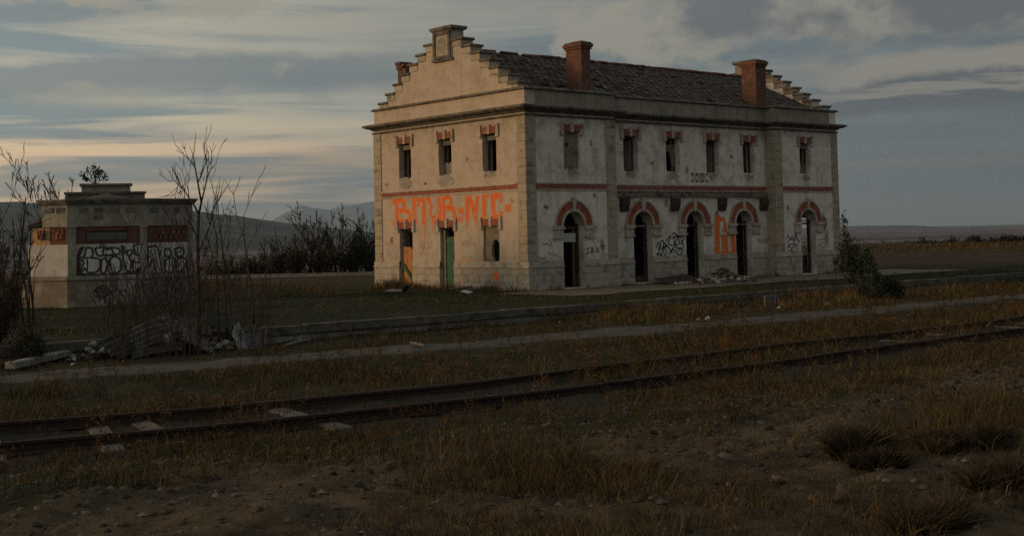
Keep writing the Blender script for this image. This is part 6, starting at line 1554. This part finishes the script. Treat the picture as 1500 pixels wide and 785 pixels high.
ridge('hills', 5200, 2600, [(-700, 318), (-400, 305), (-150, 298), (0, 296), (60, 297), (120, 300), (200, 303), (280, 309), (330, 315), (370, 319), (420, 326), (470, 333), (560, 341), (700, 346)], -22, 3, hillmat('hill_scrub', (.050, .048, .040), (.022, .026, .022), (.105, .085, .065), .0016), .8)
ridge('mountain', 17000, 5000, [(300, 345), (340, 336), (395, 325), (415, 313), (432, 306), (443, 301), (450, 302), (462, 306), (482, 307), (500, 303), (520, 299), (545, 295), (600, 294), (700, 297), (820, 306), (1000, 322), (1120, 335), (1200, 341)], -25, 9, hillmat('haze_lightened_rock', (.13, .135, .135), (.095, .10, .10), (.17, .165, .155), .0006), 1.1)  # rock colour lightened to stand in for part of the distant haze
far_m = hillmat('far_plateau', (.10, .072, .068), (.035, .036, .036), (.16, .115, .10), .0004)
q_ = far_m.node_tree
for n_ in q_.nodes:
    if n_.type == 'TEX_NOISE':
        mp = q_.nodes.new('ShaderNodeMapping'); mp.inputs[2].default_value = (0, 0, math.radians(-49)); mp.inputs[3].default_value = (3.2, .35, 14)
        l_ = n_.inputs['Vector'].links[0]; src = l_.from_socket; q_.links.remove(l_); q_.links.new(src, mp.inputs[0]); q_.links.new(mp.outputs[0], n_.inputs['Vector'])
ridge('far_hills', 9500, 5200, [(900, 340), (1080, 336), (1180, 334), (1240, 331), (1290, 330), (1340, 330.5), (1380, 333), (1440, 332.5), (1500, 331), (1600, 328), (1800, 331), (2000, 336)], -34, 14, far_m, .5)
# a pale farmhouse far off across the valley
p = atdist(361, 352, 900); zb = hz(p.x, p.y); p.z = zb
fh = thing('farmhouse', 'tiny pale farmhouse far off between the bare saplings', 'house', (p.x, p.y, p.z), -YAW)
mb = MB(); mb.box(-3.2, -3, -1, 3.2, 3, 8.2); w_ = mb.build('house_wall', M['white_junk'], fh)
mb = MB(); mb.add([(-3.5, -3.3, 8.2), (3.5, -3.3, 8.2), (3.5, 3.3, 8.2), (-3.5, 3.3, 8.2), (-3.5, 0, 10), (3.5, 0, 10)], [(0, 1, 5, 4), (2, 3, 4, 5), (0, 4, 3), (1, 2, 5), (3, 2, 1, 0)]); mb.build('roof', M['tile'], fh)
# a belt of dark scrub on the valley floor
x, y, d = scatter(1500, 420, 2200, lambda x, y, d: np.clip(patch(x, y, 43, .006)*1.5-.5, 0, 1), .3, (-.45, .45))
n = len(x); C0 = np.stack([x, y, height(x, y)], 1); k = 26
P0 = np.repeat(C0, k, 0)+nrg.normal(0, 1, (n*k, 3))*np.array([3.2, 3.2, 1.3])+np.array([0, 0, 1.6]); a = nrg.normal(0, 1, (n*k, 3)); b_ = nrg.normal(0, 1, (n*k, 3)); s = nrg.uniform(.8, 2.0, (n*k, 1))
a /= np.linalg.norm(a, axis=1)[:, None]; b_ /= np.linalg.norm(b_, axis=1)[:, None]
o = np_mesh('distant_scrub', np.concatenate([P0-a*s, P0+b_*s, P0+a*s], 1).reshape(-1, 3), None, np.arange(n*k*3).reshape(-1, 3), M['leaf'], np.repeat(np.array([(.02, .024, .018), (.03, .03, .02)])[nrg.integers(0, 2, n*k)], 3, 0)); o['kind'] = 'stuff'

x, y, d = scatter(2600, 500, 1500, lambda x, y, d: np.clip(patch(x, y, 53, .0045)*1.7-.45, 0, 1)*sst(np.arctan2(x-CAM.x, y-CAM.y)-YAW, .08, .18), .3, (.08, .45))
n = len(x); C0 = np.stack([x, y, height(x, y)], 1)
P0 = np.repeat(C0, k, 0)+nrg.normal(0, 1, (n*k, 3))*np.array([4.5, 4.5, 1.5])+np.array([0, 0, 1.8]); a = nrg.normal(0, 1, (n*k, 3)); b_ = nrg.normal(0, 1, (n*k, 3)); s = nrg.uniform(1.0, 2.4, (n*k, 1))
a /= np.linalg.norm(a, axis=1)[:, None]; b_ /= np.linalg.norm(b_, axis=1)[:, None]
o = np_mesh('distant_scrub', np.concatenate([P0-a*s, P0+b_*s, P0+a*s], 1).reshape(-1, 3), None, np.arange(n*k*3).reshape(-1, 3), M['leaf'], np.repeat(np.array([(.014, .019, .016), (.02, .022, .017)])[nrg.integers(0, 2, n*k)], 3, 0)); o['kind'] = 'stuff'

# ------------------------------------------------------------------ haze
mb = MB(); mb.box(-31500, -31500, -60, 31500, 31500, 560)
mt = bpy.data.materials.new('haze_air'); mt.use_nodes = True; t_ = mt.node_tree; t_.nodes.clear()
v_ = t_.nodes.new('ShaderNodeVolumePrincipled'); o_ = t_.nodes.new('ShaderNodeOutputMaterial')
v_.inputs['Color'].default_value = (.60, .75, .86, 1); v_.inputs['Density'].default_value = 5.6e-5; v_.inputs['Anisotropy'].default_value = .3
t_.links.new(v_.outputs[0], o_.inputs['Volume'])
hb = mb.build('haze', mt, None); hb['kind'] = 'stuff'
